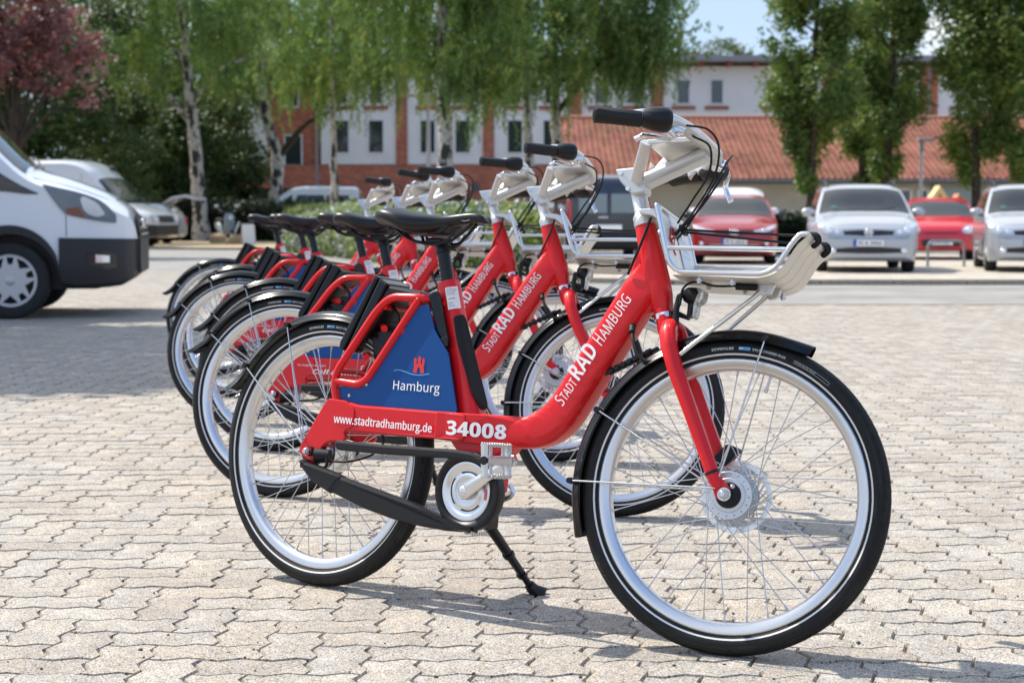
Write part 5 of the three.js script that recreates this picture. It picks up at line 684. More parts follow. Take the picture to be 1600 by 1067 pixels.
function makeBike() {
  const b = new THREE.Group(), st = [];                    // st: parts that turn with the steering
  const S = (o) => { st.push(b.children.indexOf(o)); return o; };
  // ---- frame
  const mirror = (g) => { const m = g.clone(); m.scale(1, 1, -1); const ix = m.index; if (ix) for (let i = 0; i < ix.count; i += 3) { const t = ix.getX(i); ix.setX(i, ix.getX(i + 1)); ix.setX(i + 1, t); } else for (const k of ['position', 'normal', 'uv']) { const a = m.attributes[k]; if (!a) continue; const s = a.itemSize; for (let i = 0; i < a.count; i += 3) for (let c = 0; c < s; c++) { const t = a.array[i * s + c]; a.array[i * s + c] = a.array[(i + 1) * s + c]; a.array[(i + 1) * s + c] = t; } } return m; };
  const both = (g) => [g, mirror(g)];
  const stay = warp(slab([[0.075, 0.4], [0.088, 0.384], [0.175, 0.386], [0.46, 0.389], [0.46, 0.453], [0.14, 0.4515], [0.1, 0.457], [0.066, 0.45]], 0.034, 0.0574, 0.005, 0.012), (v) => { v.z = zmap(v.x, v.z); });
  const drop = slab([[0.042, 0.462], [0.02, 0.43], [-0.027, 0.355], [-0.04, 0.333], [-0.03, 0.318], [0.012, 0.3], [0.02, 0.306], [0.014, 0.322], [0.03, 0.335], [0.04, 0.35], [0.062, 0.36], [0.1, 0.36], [0.109, 0.37], [0.1, 0.385], [0.13, 0.4], [0.13, 0.44], [0.1, 0.459]], 0.05, 0.0605, 0.0025, 0.008);
  const beamPts = [[0.375, 0.453], [0.52, 0.455], [0.61, 0.4535], [0.645, 0.445], [0.64, 0.405], [0.6, 0.389], [0.565, 0.384], [0.375, 0.3885]];
  const beam = warp(slab(beamPts, -0.058, 0.058, 0.0035, 0.006), (v) => { v.z = zmap(v.x, v.z); });
  const bb = slab([[0.40, 0.392], [0.425, 0.366], [0.45, 0.352], [0.53, 0.352], [0.556, 0.372], [0.57, 0.392]], -0.036, 0.036, 0.006, 0.012);
  const bbShell = cyl(V(0.497, 0.279, -0.04), V(0.497, 0.279, 0.04), 0.036, 0.036, 28), bbPost = slab([[0.455, 0.37], [0.455, 0.28], [0.535, 0.28], [0.54, 0.37]], -0.03, 0.03, 0.006);
  const spine = [[0.555, 0.42, 0.0345], [0.6, 0.4215, 0.037], [0.64, 0.431, 0.04], [0.672, 0.449, 0.0415], [0.7, 0.477, 0.0415], [0.722, 0.51, 0.041], [0.76, 0.57, 0.0405], [0.82, 0.664, 0.0405], [0.868, 0.74, 0.0405], [0.886, 0.77, 0.0405], [0.899, 0.79, 0.039]];
  const dense = new THREE.CatmullRomCurve3(spine.map((p) => V(p[0], p[1], 0))), hc = new THREE.CatmullRomCurve3(spine.map((p, i) => V(i, p[2], 0)));
  const down = sweep(Array.from({ length: 40 }, (_, i) => ({ p: dense.getPoint(i / 39), h: hc.getPoint(i / 39).y, w: lerp(0.0385, 0.032, smooth(i, 0, 18)) * lerp(1, 0.66, smooth(i, 31, 38)) })), 32, 4.4);
  const u0 = onAxis(0.89), u1 = onAxis(0.69);
  const head = sweep([[0.893, 0.0225], [0.885, 0.0235], [0.84, 0.0255], [0.8, 0.0275], [0.765, 0.0285], [0.74, 0.027], [0.715, 0.0225], [0.7, 0.0195]].map(([y, r]) => ({ p: onAxis(y), h: r, w: r })), 28, 2);
  const gus = slab([[0.845, 0.79], [0.862, 0.85], [0.885, 0.85], [0.925, 0.735], [0.905, 0.70], [0.87, 0.70]], -0.017, 0.017, 0.008, 0.01);
  const seat = sweep([[0.337, 0.757, 0.0255, 0.024], [0.34, 0.748, 0.027, 0.026], [0.36, 0.685, 0.0275, 0.0265], [0.4, 0.56, 0.0305, 0.028], [0.432, 0.457, 0.0345, 0.032], [0.437, 0.44, 0.036, 0.034]].map(([x, y, h, w]) => ({ p: V(x, y, 0), h, w })), 28, 2.3);
  const clampLug = merge([cyl(V(0.318, 0.722, -0.012), V(0.318, 0.722, 0.012), 0.011, 0.011, 14), cyl(V(0.352, 0.704, 0.024), V(0.352, 0.704, 0.034), 0.006, 0.006, 12)]);
  const weld = []; for (let i = 0; i < 26; i++) weld.push(ball(V(0.50 + i * 0.0048, 0.4545 + (i > 20 ? (i - 20) * 0.0012 : 0), zmap(0.5 + i * 0.0048, 0.046)), 0.0035, 1.1, 0.5, 1, 6, 5));
  const rackO = (z) => tube(bent([[0.325, 0.712, z * 0.42], [0.295, 0.7145, z], [0.208, 0.7145, z], [0.168, 0.682, z], [0.056, 0.53, z], [0.05, 0.49, z], [0.067, 0.45, z]], 0.035, 6), 0.0098, { tension: 0.05, seg: 90, rad: 12 });
  const rackI = (z) => tube(bent([[0.292, 0.708, z], [0.155, 0.515, z], [0.128, 0.5, z], [0.056, 0.505, z]], 0.03, 5), 0.0098, { tension: 0.05, seg: 60, rad: 12 });
  const cross = [[0.19, 0.69], [0.06, 0.53], [0.27, 0.7]].map(([x, y]) => cyl(V(x, y, -0.05), V(x, y, 0.05), 0.007, 0.007, 10));
  const pegs = [[0.165, 0.644], [0.115, 0.573], [0.225, 0.64]].map(([x, y]) => cyl(V(x, y, 0.02), V(x + 0.03, y - 0.006, 0.05), 0.008, 0.008, 10));
  mesh('frame', [both(stay), both(drop), beam, bb, bbPost, down, head, gus, clampLug, weld], B.red, b);
  mesh('seat_tube', seat, B.red, b);
  mesh('carrier_frame', [rackO(0.05), rackO(-0.05), rackI(0.05), rackI(-0.05), cross, pegs], B.red, b);
  mesh('knee_pad', warp(slab([[0.381, 0.674], [0.395, 0.684], [0.407, 0.672], [0.489, 0.478], [0.487, 0.466], [0.470, 0.463], [0.45, 0.5], [0.398, 0.62]], 0, 0.003, 0.0008, 0.006), (v) => { const t = (0.757 - v.y) / 0.3, cx = 0.337 + 0.1 * t, dx = (v.x - cx) / (0.027 + 0.009 * t); v.z += (0.026 + 0.0085 * t) * Math.pow(Math.max(0.02, 1 - Math.abs(clamp(dx, -0.97, 0.97)) ** 2.3), 1 / 2.3) + 0.0006; }), B.rubber, b);
  // ---- panels, boxes
  const pp = [[0.287, 0.694], [0.322, 0.7], [0.347, 0.64], [0.392, 0.588], [0.43, 0.458], [0.425, 0.452], [0.14, 0.452], [0.076, 0.462], [0.07, 0.492], [0.13, 0.497], [0.16, 0.517]];
  const panel = mesh('side_panel', slab(pp, 0.0465, 0.05, 0.0006), B.blue, b); mesh('city_logo', decal(0.150, 0.1, 0.2305, 0.4815, 0, 0.0512), TXT.city, panel);
  mesh('screw', [[0.1, 0.472], [0.152, 0.502]].map(([x, y]) => ball(V(x, y, 0.05), 0.0045, 1, 1, 0.5, 10, 8)), B.steel, panel);
  mesh('side_panel', slab(pp, -0.05, -0.0465, 0.0006), B.blue, b);
  const bx = mesh('lock_box', slab([[0.188, 0.742], [0.292, 0.7285], [0.293, 0.717], [0.2, 0.7], [0.105, 0.585], [0.083, 0.592]], -0.042, 0.042, 0.006, 0.006), B.plastic, b);
  mesh('box_cover', [slab([[0.146, 0.767], [0.16, 0.759], [0.066, 0.578], [0.052, 0.582], [0.05, 0.598]], -0.046, 0.046, 0.005, 0.008), slab([[0.163, 0.759], [0.189, 0.745], [0.1, 0.576], [0.07, 0.575]], -0.046, 0.046, 0.005, 0.006)], B.black, bx);
  mesh('lock_mechanism', [slab([[0.14, 0.62], [0.2, 0.66], [0.245, 0.64], [0.2, 0.58], [0.15, 0.56]], -0.036, 0.03, 0.004, 0.01), tube([[0.2, 0.69, 0.03], [0.225, 0.66, 0.036], [0.21, 0.62, 0.03], [0.18, 0.58, 0.02]], 0.005)], B.plastic, b);
  mesh('lock_bar', [slab([[0.316, 0.722], [0.331, 0.733], [0.345, 0.728], [0.349, 0.716], [0.383, 0.622], [0.364, 0.61], [0.327, 0.69]], 0.036, 0.044, 0.002, 0.006), slab([[0.36, 0.622], [0.384, 0.628], [0.386, 0.604], [0.366, 0.6]], 0.034, 0.047, 0.002, 0.003)], B.black, b);
  mesh('sticker', warp(decal(0.0235, 0.054, 0.366, 0.690, 0.31, 0, 6).rotateZ(0), (v) => { const t = (0.757 - v.y) / 0.3, cx = 0.337 + 0.1 * t, dx = (v.x - cx) / (0.027 + 0.009 * t); v.z += (0.026 + 0.0085 * t) * Math.pow(Math.max(0.02, 1 - Math.abs(clamp(dx, -0.97, 0.97)) ** 2.3), 1 / 2.3) + 0.0012; }), TXT.sticker, b);
  mesh('frame_lettering', decal(0.30, 0.05625, 0.7095 + 0.0, 0.4855, 0.992, 0.0337, 1).translate(0.004, -0.004, 0), TXT.name, b);
  const web = mesh('beam_lettering', decal(0.309, 0.0386, 0.066, 0.394, -0.004, 0.0622), TXT.web, b); web.userData.web = true;
  mesh('bike_number', warp(decal(0.162, 0.0405, 0.408, 0.398, 0.004, 0, 12), (v) => { v.z = zmap(v.x, 0.058) + 0.0014; }), TXT.number, b);
  mesh('beam_plate', [box(0.045, 0.004, 0.06, 0.4, 0.4575, 0, 0.0015), box(0.004, 0.012, 0.06, 0.378, 0.461, 0, 0.001)], B.plastic, b);
  // ---- drive
  mesh('chain_guard', [
    slab([[0.095, 0.364], [0.24, 0.3645], [0.46, 0.3705], [0.51, 0.368], [0.55, 0.352], [0.565, 0.337], [0.548, 0.332], [0.52, 0.346], [0.46, 0.349], [0.24, 0.341], [0.1, 0.34]], 0.062, 0.086, 0.006, 0.01),
    slab([[0.02, 0.3], [0.06, 0.293], [0.13, 0.277], [0.25, 0.256], [0.35, 0.238], [0.432, 0.2165], [0.47, 0.203], [0.52, 0.197], [0.53, 0.193], [0.497, 0.187], [0.45, 0.1845], [0.376, 0.187], [0.29, 0.195], [0.2, 0.2105], [0.1, 0.238], [0.035, 0.262], [-0.004, 0.29], [-0.016, 0.307], [0.0, 0.312]], 0.06, 0.09, 0.009, 0.008),
    slab([[0.012, 0.303], [0.05, 0.2965], [0.1, 0.286], [0.128, 0.278], [0.098, 0.2345], [0.034, 0.259], [-0.01, 0.297]], 0.058, 0.0925, 0.009, 0.006)], B.plastic, b);
  const ringG = lathe([[0.06, 0.052], [0.0885, 0.052], [0.0905, 0.056], [0.0905, 0.078], [0.087, 0.083], [0.069, 0.083], [0.069, 0.06]], 64); ringG.translate(0.497, 0.279, 0);
  const rb = mesh('chainring_cover', ringG, B.plastic, b);
  const cr = lathe([[0, 0.078], [0.03, 0.078], [0.031, 0.0805], [0.04, 0.0805], [0.041, 0.076], [0.052, 0.076], [0.053, 0.0815], [0.0655, 0.0825], [0.0685, 0.08], [0.0685, 0.06]], 64); cr.translate(0.497, 0.279, 0);
  const arc = (r0, r1, a0, a1, z) => { const s = new THREE.Shape(); s.absarc(0, 0, r1, a0, a1, false); s.absarc(0, 0, r0, a1, a0, true); const g = new THREE.ExtrudeGeometry(s, { depth: 0.002, bevelEnabled: false, curveSegments: 20 }); g.translate(0.497, 0.279, z); return g; };
  mesh('chainring', cr, B.alu, b); mesh('chainring_slot', [arc(0.0435, 0.0455, 0.9, 2.0, 0.0762), arc(0.0435, 0.0455, 2.5, 3.9, 0.0762), arc(0.0435, 0.0455, 4.4, 5.6, 0.0762)], B.plastic, rb); mesh('red_mark', arc(0.0545, 0.0605, -0.25, 0.18, 0.0812), B.glassRed, rb);
  const ca = Math.atan2(0.355 - 0.279, 0.627 - 0.497), cd = V(Math.cos(ca), Math.sin(ca), 0), cp = (t, z) => V(0.497, 0.279, z).addScaledVector(cd, t);
  const arm = (s) => sweep([[-0.014, 0.014, 0.006, 0.084], [0, 0.0195, 0.008, 0.086], [0.03, 0.016, 0.0075, 0.09], [0.075, 0.0125, 0.007, 0.097], [0.135, 0.0115, 0.007, 0.104], [0.162, 0.013, 0.0075, 0.106], [0.172, 0.0085, 0.006, 0.106]].map(([t, h, w, z]) => ({ p: cp(t * s, z * s), h, w })), 18, 2.6);
  mesh('crank', [arm(1), arm(-1), ball(V(0.497, 0.279, 0.092), 0.0125, 1, 1, 0.45), cyl(V(0.497, 0.279, -0.085), V(0.497, 0.279, 0.085), 0.012, 0.012, 16)], B.alu, b);
  for (const s of [1, -1]) {                              // cage pedals
    const c = cp(0.158 * s, 0), z0 = s > 0 ? 0.118 : -0.205, z1 = z0 + 0.087, up = V(-0.09, 0.996, 0), pg = new THREE.Group(); pg.name = 'pedal'; b.add(pg);
    const at = (t, z) => V(c.x + up.x * t, c.y + up.y * t, z), bars = [], teeth = [];
    for (const t of [-0.034, 0.034]) { bars.push(sweep([z0 - 0.001, z1 + 0.001].map((z) => ({ p: at(t, z), h: 0.0022, w: 0.011 })), 8, 4, V(1, 0.09, 0))); for (let k = 0; k < 9; k++) for (const dx of [-0.0105, 0.0105]) { const p = at(t, lerp(z0 + 0.006, z1 - 0.006, k / 8)); teeth.push(box(0.004, 0.009, 0.0045, p.x + dx, p.y, p.z, 0.0012)); } }
    for (const z of [z0, z1]) bars.push(sweep([-0.036, 0.036].map((t) => ({ p: at(t, z), h: 0.0025, w: 0.0095 })), 8, 4, V(1, 0.09, 0)));
    for (const z of [lerp(z0, z1, 0.22), lerp(z0, z1, 0.74)]) bars.push(cyl(at(0.01, z), at(0.032, z), 0.004, 0.004, 8), cyl(at(-0.01, z), at(-0.032, z), 0.004, 0.004, 8));
    mesh('cage', [bars, teeth], B.matt, pg); mesh('spindle', [cyl(at(0, z0), at(0, z1), 0.0115, 0.0095, 18), cyl(at(0, s > 0 ? z0 - 0.012 : z1), at(0, s > 0 ? z0 : z1 + 0.012), 0.007, 0.007, 12)], B.matt, pg); mesh('end_cap', cyl(at(0, s > 0 ? z1 : z0), at(0, s > 0 ? z1 + 0.004 : z0 - 0.004), 0.011, 0.009, 16), B.plastic, pg);
  }
  // ---- kickstand (rests on the ground on the left side; the ground plane in bike space is tilted by the lean)
  const k0 = V(0.475, 0.2, -0.045), k1 = V(0.486, 0.03, -0.245), kd = k1.clone().sub(k0), kp = (t) => k0.clone().addScaledVector(kd, t);
  mesh('kickstand', [cyl(kp(-0.12), kp(0.42), 0.0135, 0.0115, 14), cyl(kp(0.40), kp(0.44), 0.0145, 0.0145, 14), cyl(kp(0.42), kp(0.72), 0.0105, 0.01, 14), cyl(kp(0.69), kp(0.725), 0.0135, 0.0135, 14), cyl(kp(0.7), kp(0.93), 0.0085, 0.0085, 14), sweep([[0.86, 0.0115, 0.0115], [0.93, 0.014, 0.012], [1.0, 0.022, 0.018], [1.01, 0.023, 0.019]].map(([t, h, w]) => ({ p: kp(t).add(V(t > 0.9 ? (t - 0.9) * 0.12 : 0, 0, 0)), h, w })), 14, 3, V(1, 0, 0)), box(0.06, 0.05, 0.05, 0.47, 0.215, -0.03, 0.008)], B.plastic, b);
  // ---- saddle and post
  mesh('seat_post', [cyl(V(0.338, 0.752, 0), V(0.312, 0.84, 0), 0.0155, 0.0155, 20), cyl(V(0.316, 0.826, 0), V(0.309, 0.85, 0), 0.0185, 0.017, 20), box(0.05, 0.016, 0.05, 0.3, 0.852, 0, 0.006)], B.plastic, b);
  mesh('height_scale', warp(decal(0.018, 0.09, 0.3135, 0.7555, 0.29, 0, 4), (v) => { const t = (v.y - 0.752) / 0.088, cx = 0.338 - 0.026 * t; v.z = Math.sqrt(Math.max(0.00002, 0.0155 ** 2 - (v.x - cx) ** 2)) + 0.0006; }), TXT.post, b);
  { // saddle shell: sections from tail to nose
    const sec = [[0.104, 0.899, 0.055, 0.012], [0.108, 0.913, 0.078, 0.034], [0.122, 0.9255, 0.096, 0.05], [0.15, 0.929, 0.105, 0.058], [0.18, 0.926, 0.106, 0.064], [0.21, 0.920, 0.1, 0.068], [0.245, 0.9155, 0.08, 0.064], [0.285, 0.9145, 0.052, 0.052], [0.325, 0.917, 0.036, 0.043], [0.365, 0.921, 0.0295, 0.038], [0.4, 0.923, 0.0265, 0.035], [0.425, 0.92, 0.0235, 0.031], [0.438, 0.912, 0.017, 0.022], [0.4435, 0.903, 0.008, 0.009]];
    const cur = (k) => new THREE.CatmullRomCurve3(sec.map((s, i) => V(i, s[k], 0))), cs = [0, 1, 2, 3].map(cur), N = 44, K = 28, pos = [], ix = [];
    for (let i = 0; i <= N; i++) { const [x, y, w, h] = cs.map((c) => c.getPoint(i / N).y); for (let k = 0; k <= K; k++) { const a = (k / K) * Math.PI * 2, c = Math.cos(a), s = Math.sin(a), top = s > 0; const z = Math.sign(c) * Math.abs(c) ** 0.7 * w * (top ? 1 : 1 - 0.1 * s * s), dip = top ? -0.006 * Math.exp(-((z / 0.014) ** 2)) * smooth(x, 0.13, 0.2) : 0, yy = top ? y - h * 0.45 + Math.abs(s) ** 0.75 * h * 0.45 + dip : y - h * 0.45 + s * h * 0.55 * (1 - 0.55 * Math.exp(-((z / (w * 0.75)) ** 2))); pos.push(0.4435 - (0.4435 - x) * 0.83, yy, z); } }
    for (let i = 0; i < N; i++) for (let k = 0; k < K; k++) { const a = i * (K + 1) + k, d = a + K + 1; ix.push(a, d, a + 1, a + 1, d, d + 1); }
    for (const i of [0, N]) { const c = pos.length / 3; pos.push(0.4435 - (0.4435 - cs[0].getPoint(i / N).y) * 0.83, cs[1].getPoint(i / N).y - 0.006, 0); for (let k = 0; k < K; k++) { const a = i * (K + 1) + k; if (i) ix.push(c, a + 1, a); else ix.push(c, a, a + 1); } }
    let g = new THREE.BufferGeometry(); g.setAttribute('position', new THREE.Float32BufferAttribute(pos, 3)); g.setIndex(ix); g = mergeVertices(g, 1e-5); g.computeVertexNormals();
    const sd = mesh('saddle', g, B.vinyl, b);
    mesh('saddle_rails', [1, -1].map((s) => [tube([[0.17, 0.878, s * 0.035], [0.215, 0.872, s * 0.034], [0.24, 0.852, s * 0.022], [0.29, 0.848, s * 0.021], [0.34, 0.85, s * 0.02], [0.37, 0.868, s * 0.014], [0.4, 0.894, s * 0.008]], 0.0038), tube([[0.2, 0.885, s * 0.06], [0.235, 0.858, s * 0.045], [0.28, 0.845, s * 0.03], [0.33, 0.846, s * 0.03], [0.36, 0.868, s * 0.022]], 0.0034)]).concat([slab([[0.2, 0.885], [0.225, 0.868], [0.33, 0.868], [0.36, 0.89]], -0.035, 0.035, 0.003, 0.01)]), B.plastic, sd);
    mesh('saddle_badge', warp(decal(0.03, 0.014, 0.378, 0.8975, 0.02, 0.0265, 4), (v) => { v.z = 0.0302 - (v.x - 0.365) * 0.085 - Math.max(0, v.y - 0.905) * 0.25; }), TXT.saddle, sd);
  }
  // ---- rear wheel and mudguard
  const rw = wheel(b, 'rear_wheel', false); rw.position.set(0, WR, 0);
  mesh('rear_mudguard', guard(2.78, 0.28, 0.347, 0.034, 0, WR, 0.042, 0.0), B.black, b);
  const wire = (list, o) => list.map(([p, q]) => cyl(V(...p), V(...q), 0.0021, 0.0021, 6));
  const pin = (x, y, z) => [cyl(V(x, y, z - 0.006), V(x, y, z + 0.008), 0.0075, 0.0065, 12)];
  for (const [mx, my] of [[-0.134, 0.636], [-0.267, 0.526]]) for (const s of [1, -1]) { const m = mesh('mudguard_stay', wire([[[mx, my, 0.037 * s], [-0.024, 0.348, 0.0665 * s]]]), B.steel, b); mesh('stay_clip', pin(mx, my, 0.035 * s), B.plastic, m); }
  mesh('gear_cable', [tube([[0.06, 0.31, 0.06], [0.12, 0.315, 0.05], [0.18, 0.335, 0.045], [0.21, 0.365, 0.04], [0.2, 0.39, 0.035]], 0.0028), tube([[0.01, 0.3, 0.062], [0.035, 0.285, 0.066], [0.06, 0.3, 0.066], [0.05, 0.33, 0.062]], 0.004), cyl(V(0.02, 0.32, 0.062), V(0.055, 0.322, 0.05), 0.019, 0.016, 16)], B.rubber, b);
  // ---- steering damper and brake hose at the down tube
  const dm = []; for (let i = 0; i < 7; i++) { const a = V(0.812, 0.570, 0.012).lerp(V(0.918, 0.622, 0.012), i / 7), c = V(0.812, 0.570, 0.012).lerp(V(0.918, 0.622, 0.012), (i + 0.72) / 7); dm.push(cyl(a, c, 0.0082, 0.0082, 10)); }
  mesh('steering_damper', [dm, cyl(V(0.8, 0.565, 0.012), V(0.93, 0.627, 0.012), 0.0052, 0.0052, 8)], B.plastic, b);
  mesh('brake_hose', [tube([[0.873, 0.665, 0.03], [0.885, 0.64, 0.042], [0.905, 0.607, 0.046], [0.93, 0.597, 0.04], [0.955, 0.615, 0.03]], 0.0045), cyl(V(0.868, 0.672, 0.022), V(0.876, 0.658, 0.036), 0.0085, 0.007, 10)], B.rubber, b);
  mesh('head_cable', tube([[0.898, 0.905, 0.03], [0.886, 0.865, 0.033], [0.87, 0.825, 0.033], [0.853, 0.785, 0.032]], 0.0032), B.rubber, b);
  // ---- front wheel, fork, mudguard: turn with the handlebar
  const fw = S(wheel(b, 'front_wheel', true)); fw.position.set(WB, WR, 0);
  const leg = (s) => sweep([[0.952, 0.682, 0.012, 0.012, 0.01], [0.955, 0.676, 0.026, 0.018, 0.015], [0.958, 0.658, 0.044, 0.0195, 0.016], [0.966, 0.628, 0.053, 0.0185, 0.015], [0.985, 0.58, 0.054, 0.017, 0.0145], [1.04, 0.47, 0.055, 0.0155, 0.0135], [1.088, 0.372, 0.057, 0.0145, 0.013], [1.1, 0.35, 0.058, 0.015, 0.0125], [1.107, 0.34, 0.058, 0.013, 0.01]].map(([x, y, z, h, w]) => ({ p: V(x, y, z * s), h, w })), 20, 2.2);
  const tip = (s) => slab([[1.09, 0.352], [1.112, 0.362], [1.132, 0.34], [1.128, 0.32], [1.115, 0.315], [1.1, 0.322]], s > 0 ? 0.056 : -0.064, s > 0 ? 0.064 : -0.056, 0.0015, 0.006);
  const crown = sweep([[0.712, 0.019], [0.7, 0.0195], [0.69, 0.02], [0.67, 0.021], [0.65, 0.019]].map(([y, r]) => ({ p: onAxis(y), h: r, w: r * 1.25 })), 24, 2.2);
  const fk = S(mesh('fork', [leg(1), leg(-1), crown, tip(1), tip(-1)], B.red, b));
  mesh('fork_band', [cyl(V(1.087, 0.374, 0.057), V(1.0895, 0.369, 0.057), 0.0158, 0.0158, 20)], B.plastic, fk); mesh('crown_ring', [sweep([0.7025, 0.692].map((y) => ({ p: onAxis(y), h: 0.0245, w: 0.0245 })), 24, 2)], B.chrome, fk);
  mesh('axle_nut', [cyl(V(1.12, WR, 0.063), V(1.12, WR, 0.068), 0.014, 0.014, 20), ball(V(1.12, WR, 0.07), 0.0105, 1, 1, 0.8), ball(V(1.1, 0.341, 0.063), 0.005), ball(V(1.135, 0.347, 0.063), 0.005)], B.steel, fk);
  mesh('brake_caliper', slab([[1.06, 0.37], [1.1, 0.4], [1.12, 0.43], [1.09, 0.44], [1.055, 0.4]], -0.06, -0.03, 0.004, 0.008), B.plastic, fk);
  S(mesh('front_mudguard', guard(1.15, 3.5, 0.349, 0.034, WB, WR, 0.006, 0.006), B.black, b));
  for (const s of [1, -1]) for (const [mx, my] of [[1.166, 0.66], [0.816, 0.482], [0.772, 0.325]]) { const m = S(mesh('mudguard_stay', wire([[[mx, my, 0.037 * s], [1.1, 0.34, 0.066 * s]]]), B.steel, b)); mesh('stay_clip', pin(mx, my, 0.034 * s), B.plastic, m); }
  // ---- headset, stem, handlebar
  S(mesh('stem', [sweep([[0.893, 0.024], [0.9, 0.0245], [0.905, 0.0235], [0.912, 0.024], [0.918, 0.0205], [0.922, 0.0175], [0.985, 0.0165], [1.0, 0.0165]].map(([y, r]) => ({ p: onAxis(y), h: r, w: r })), 28, 2)], B.matt, b));
  const clampG = slab([[0.793, 1.011], [0.845, 1.018], [0.866, 0.975], [0.866, 0.962], [0.838, 0.955], [0.806, 0.985]], -0.026, 0.026, 0.004, 0.006);
  const cl = S(mesh('stem_clamp', clampG, B.matt, b)); mesh('bolt', [[0.808, 1.002], [0.828, 0.968]].flatMap(([x, y]) => [cyl(V(x, y, 0.024), V(x, y, 0.031), 0.0048, 0.0048, 10), cyl(V(x, y, 0.031), V(x, y, 0.0315), 0.003, 0.003, 6)]), B.chrome, cl);
  const hz = 0.142;
  S(mesh('handlebar', [
    [1, -1].map((s) => sweep([[0.847, 0.985, 0.034], [0.878, 1.058, 0.085]].map(([x, y, z]) => ({ p: V(x, y, z * s), h: 0.0125, w: 0.0125 })), 14, 3)),
    sweep([[0.846, 0.984], [0.99, 1.056]].map(([x, y]) => ({ p: V(x, y, 0), h: 0.0135, w: 0.03 })), 20, 4), slab([[0.865, 0.985], [0.9, 1.004], [0.872, 1.03]], 0.02, 0.026, 0.001),
    sweep(bent([[0.884, 1.0655, 0.255], [0.925, 1.079, 0.235], [0.968, 1.083, 0.16], [0.99, 1.073, 0.07], [0.992, 1.072, 0], [0.99, 1.073, -0.07], [0.968, 1.083, -0.16], [0.925, 1.079, -0.235], [0.884, 1.0655, -0.255]], 0.06, 6).map((p) => ({ p, h: 0.014, w: 0.0145 })), 18, 2.6, V(0, 1, 0)),
  ], B.matt, b));
  S(mesh('console', [slab([[0.878, 1.064], [0.878, 1.054], [0.93, 1.058], [0.99, 1.062], [0.99, 1.074], [0.93, 1.07]], -0.085, 0.085, 0.002, 0.003)], B.plate, b));
  for (const s of [1, -1]) {
    const a = V(0.828, 1.063, 0.292 * s), c = V(0.893, 1.066, 0.256 * s), d = c.clone().sub(a), q = (t) => a.clone().addScaledVector(d, t);
    const g = S(mesh('grip', [sweep([[0, 0.0165], [0.03, 0.0178], [0.1, 0.0172], [0.5, 0.0166], [1.28, 0.0172], [1.3, 0.0165]].map(([t, r]) => ({ p: q(t), h: r, w: r })), 24, 2)], B.grip, b));
    mesh('twist_shifter', [sweep([[1.3, 0.0172], [1.36, 0.0195], [1.6, 0.025], [1.85, 0.027], [2.0, 0.026], [2.1, 0.02]].map(([t, r]) => ({ p: q(t).add(V(0.002 * t, 0.0018 * t, 0)), h: r, w: r })), 26, 2)], B.plastic, g);
    mesh('end_plug', [sweep([[-0.02, 0.0125], [0.01, 0.0128]].map(([t, r]) => ({ p: q(t), h: r, w: r })), 20, 2), sweep([[-0.035, 0.007], [0, 0.007]].map(([t, r]) => ({ p: q(t), h: r, w: r })), 16, 2)], B.rubber, g);
    const lv = S(mesh('brake_lever', [sweep((s > 0 ? [[0.915, 1.07, 0.225, 0.01, 0.007], [0.95, 1.06, 0.2, 0.012, 0.009], [0.968, 1.054, 0.17, 0.0105, 0.009], [0.955, 1.045, 0.17, 0.006, 0.006], [0.93, 1.044, 0.195, 0.0055, 0.0055], [0.908, 1.043, 0.208, 0.0055, 0.0055], [0.893, 1.034, 0.205, 0.006, 0.006]] : [[0.945, 1.08, 0.2, 0.011, 0.009], [0.965, 1.085, 0.225, 0.013, 0.01], [0.972, 1.066, 0.245, 0.008, 0.006], [0.968, 1.04, 0.252, 0.0065, 0.005], [0.976, 1.02, 0.252, 0.0065, 0.005], [0.985, 1.006, 0.25, 0.0075, 0.006]]).map(([x, y, z, h, w]) => ({ p: V(x, y, z * s), h, w })), 12, 2.2, V(0, 0.2, 1)), cyl(V(0.96, 1.068, 0.17 * s), V(0.985, 1.062, 0.165 * s), 0.0105, 0.008, 14)], B.chrome, b));
  }
  S(mesh('bar_cable', [
    tube([[0.995, 1.07, 0.19], [1.03, 1.072, 0.15], [1.045, 1.045, 0.11], [1.03, 0.99, 0.07], [0.985, 0.925, 0.035], [0.94, 0.87, 0.02]], 0.0024), tube([[0.99, 1.065, 0.12], [1.02, 1.05, 0.09], [1.015, 1.0, 0.06], [0.98, 0.95, 0.035], [0.945, 0.9, 0.015]], 0.0024),
    tube([[0.975, 1.085, -0.21], [1.005, 1.09, -0.15], [1.015, 1.06, -0.08], [1.0, 0.99, -0.03], [0.965, 0.9, 0.0], [0.935, 0.85, 0.01]], 0.0024), tube([[0.98, 1.06, -0.17], [1.01, 1.05, -0.1], [1.01, 1.01, -0.05], [0.985, 0.94, -0.01], [0.94, 0.87, 0.012]], 0.0024)], B.rubber, b));
  // ---- basket
  const bk = new THREE.Group(); bk.name = 'front_basket'; b.add(bk); S(bk);
  const BW = 0.115, loop = [[0.925, 0.916], [0.966, 0.795], [0.986, 0.777], [1.165, 0.782], [1.19, 0.795], [1.222, 0.852], [1.236, 0.869], [1.25, 0.869]];
  const frameT = [];
  for (const s of [1, -1]) { frameT.push(tube(bent(loop.map(([x, y]) => [x, y, BW * s]), 0.03, 5), 0.0056, { tension: 0.02, seg: 80, rad: 10 }), cyl(V(0.955, 0.827, BW * s), V(1.208, 0.835, BW * s), 0.0055, 0.0055, 10)); }
  frameT.push(tube(bent([[0.96, 0.812, BW], [0.925, 0.916, BW], [0.925, 0.916, -BW], [0.96, 0.812, -BW]], 0.03, 5), 0.0062, { tension: 0.02, seg: 60 }));
  mesh('basket_rails', frameT, B.alu, bk);
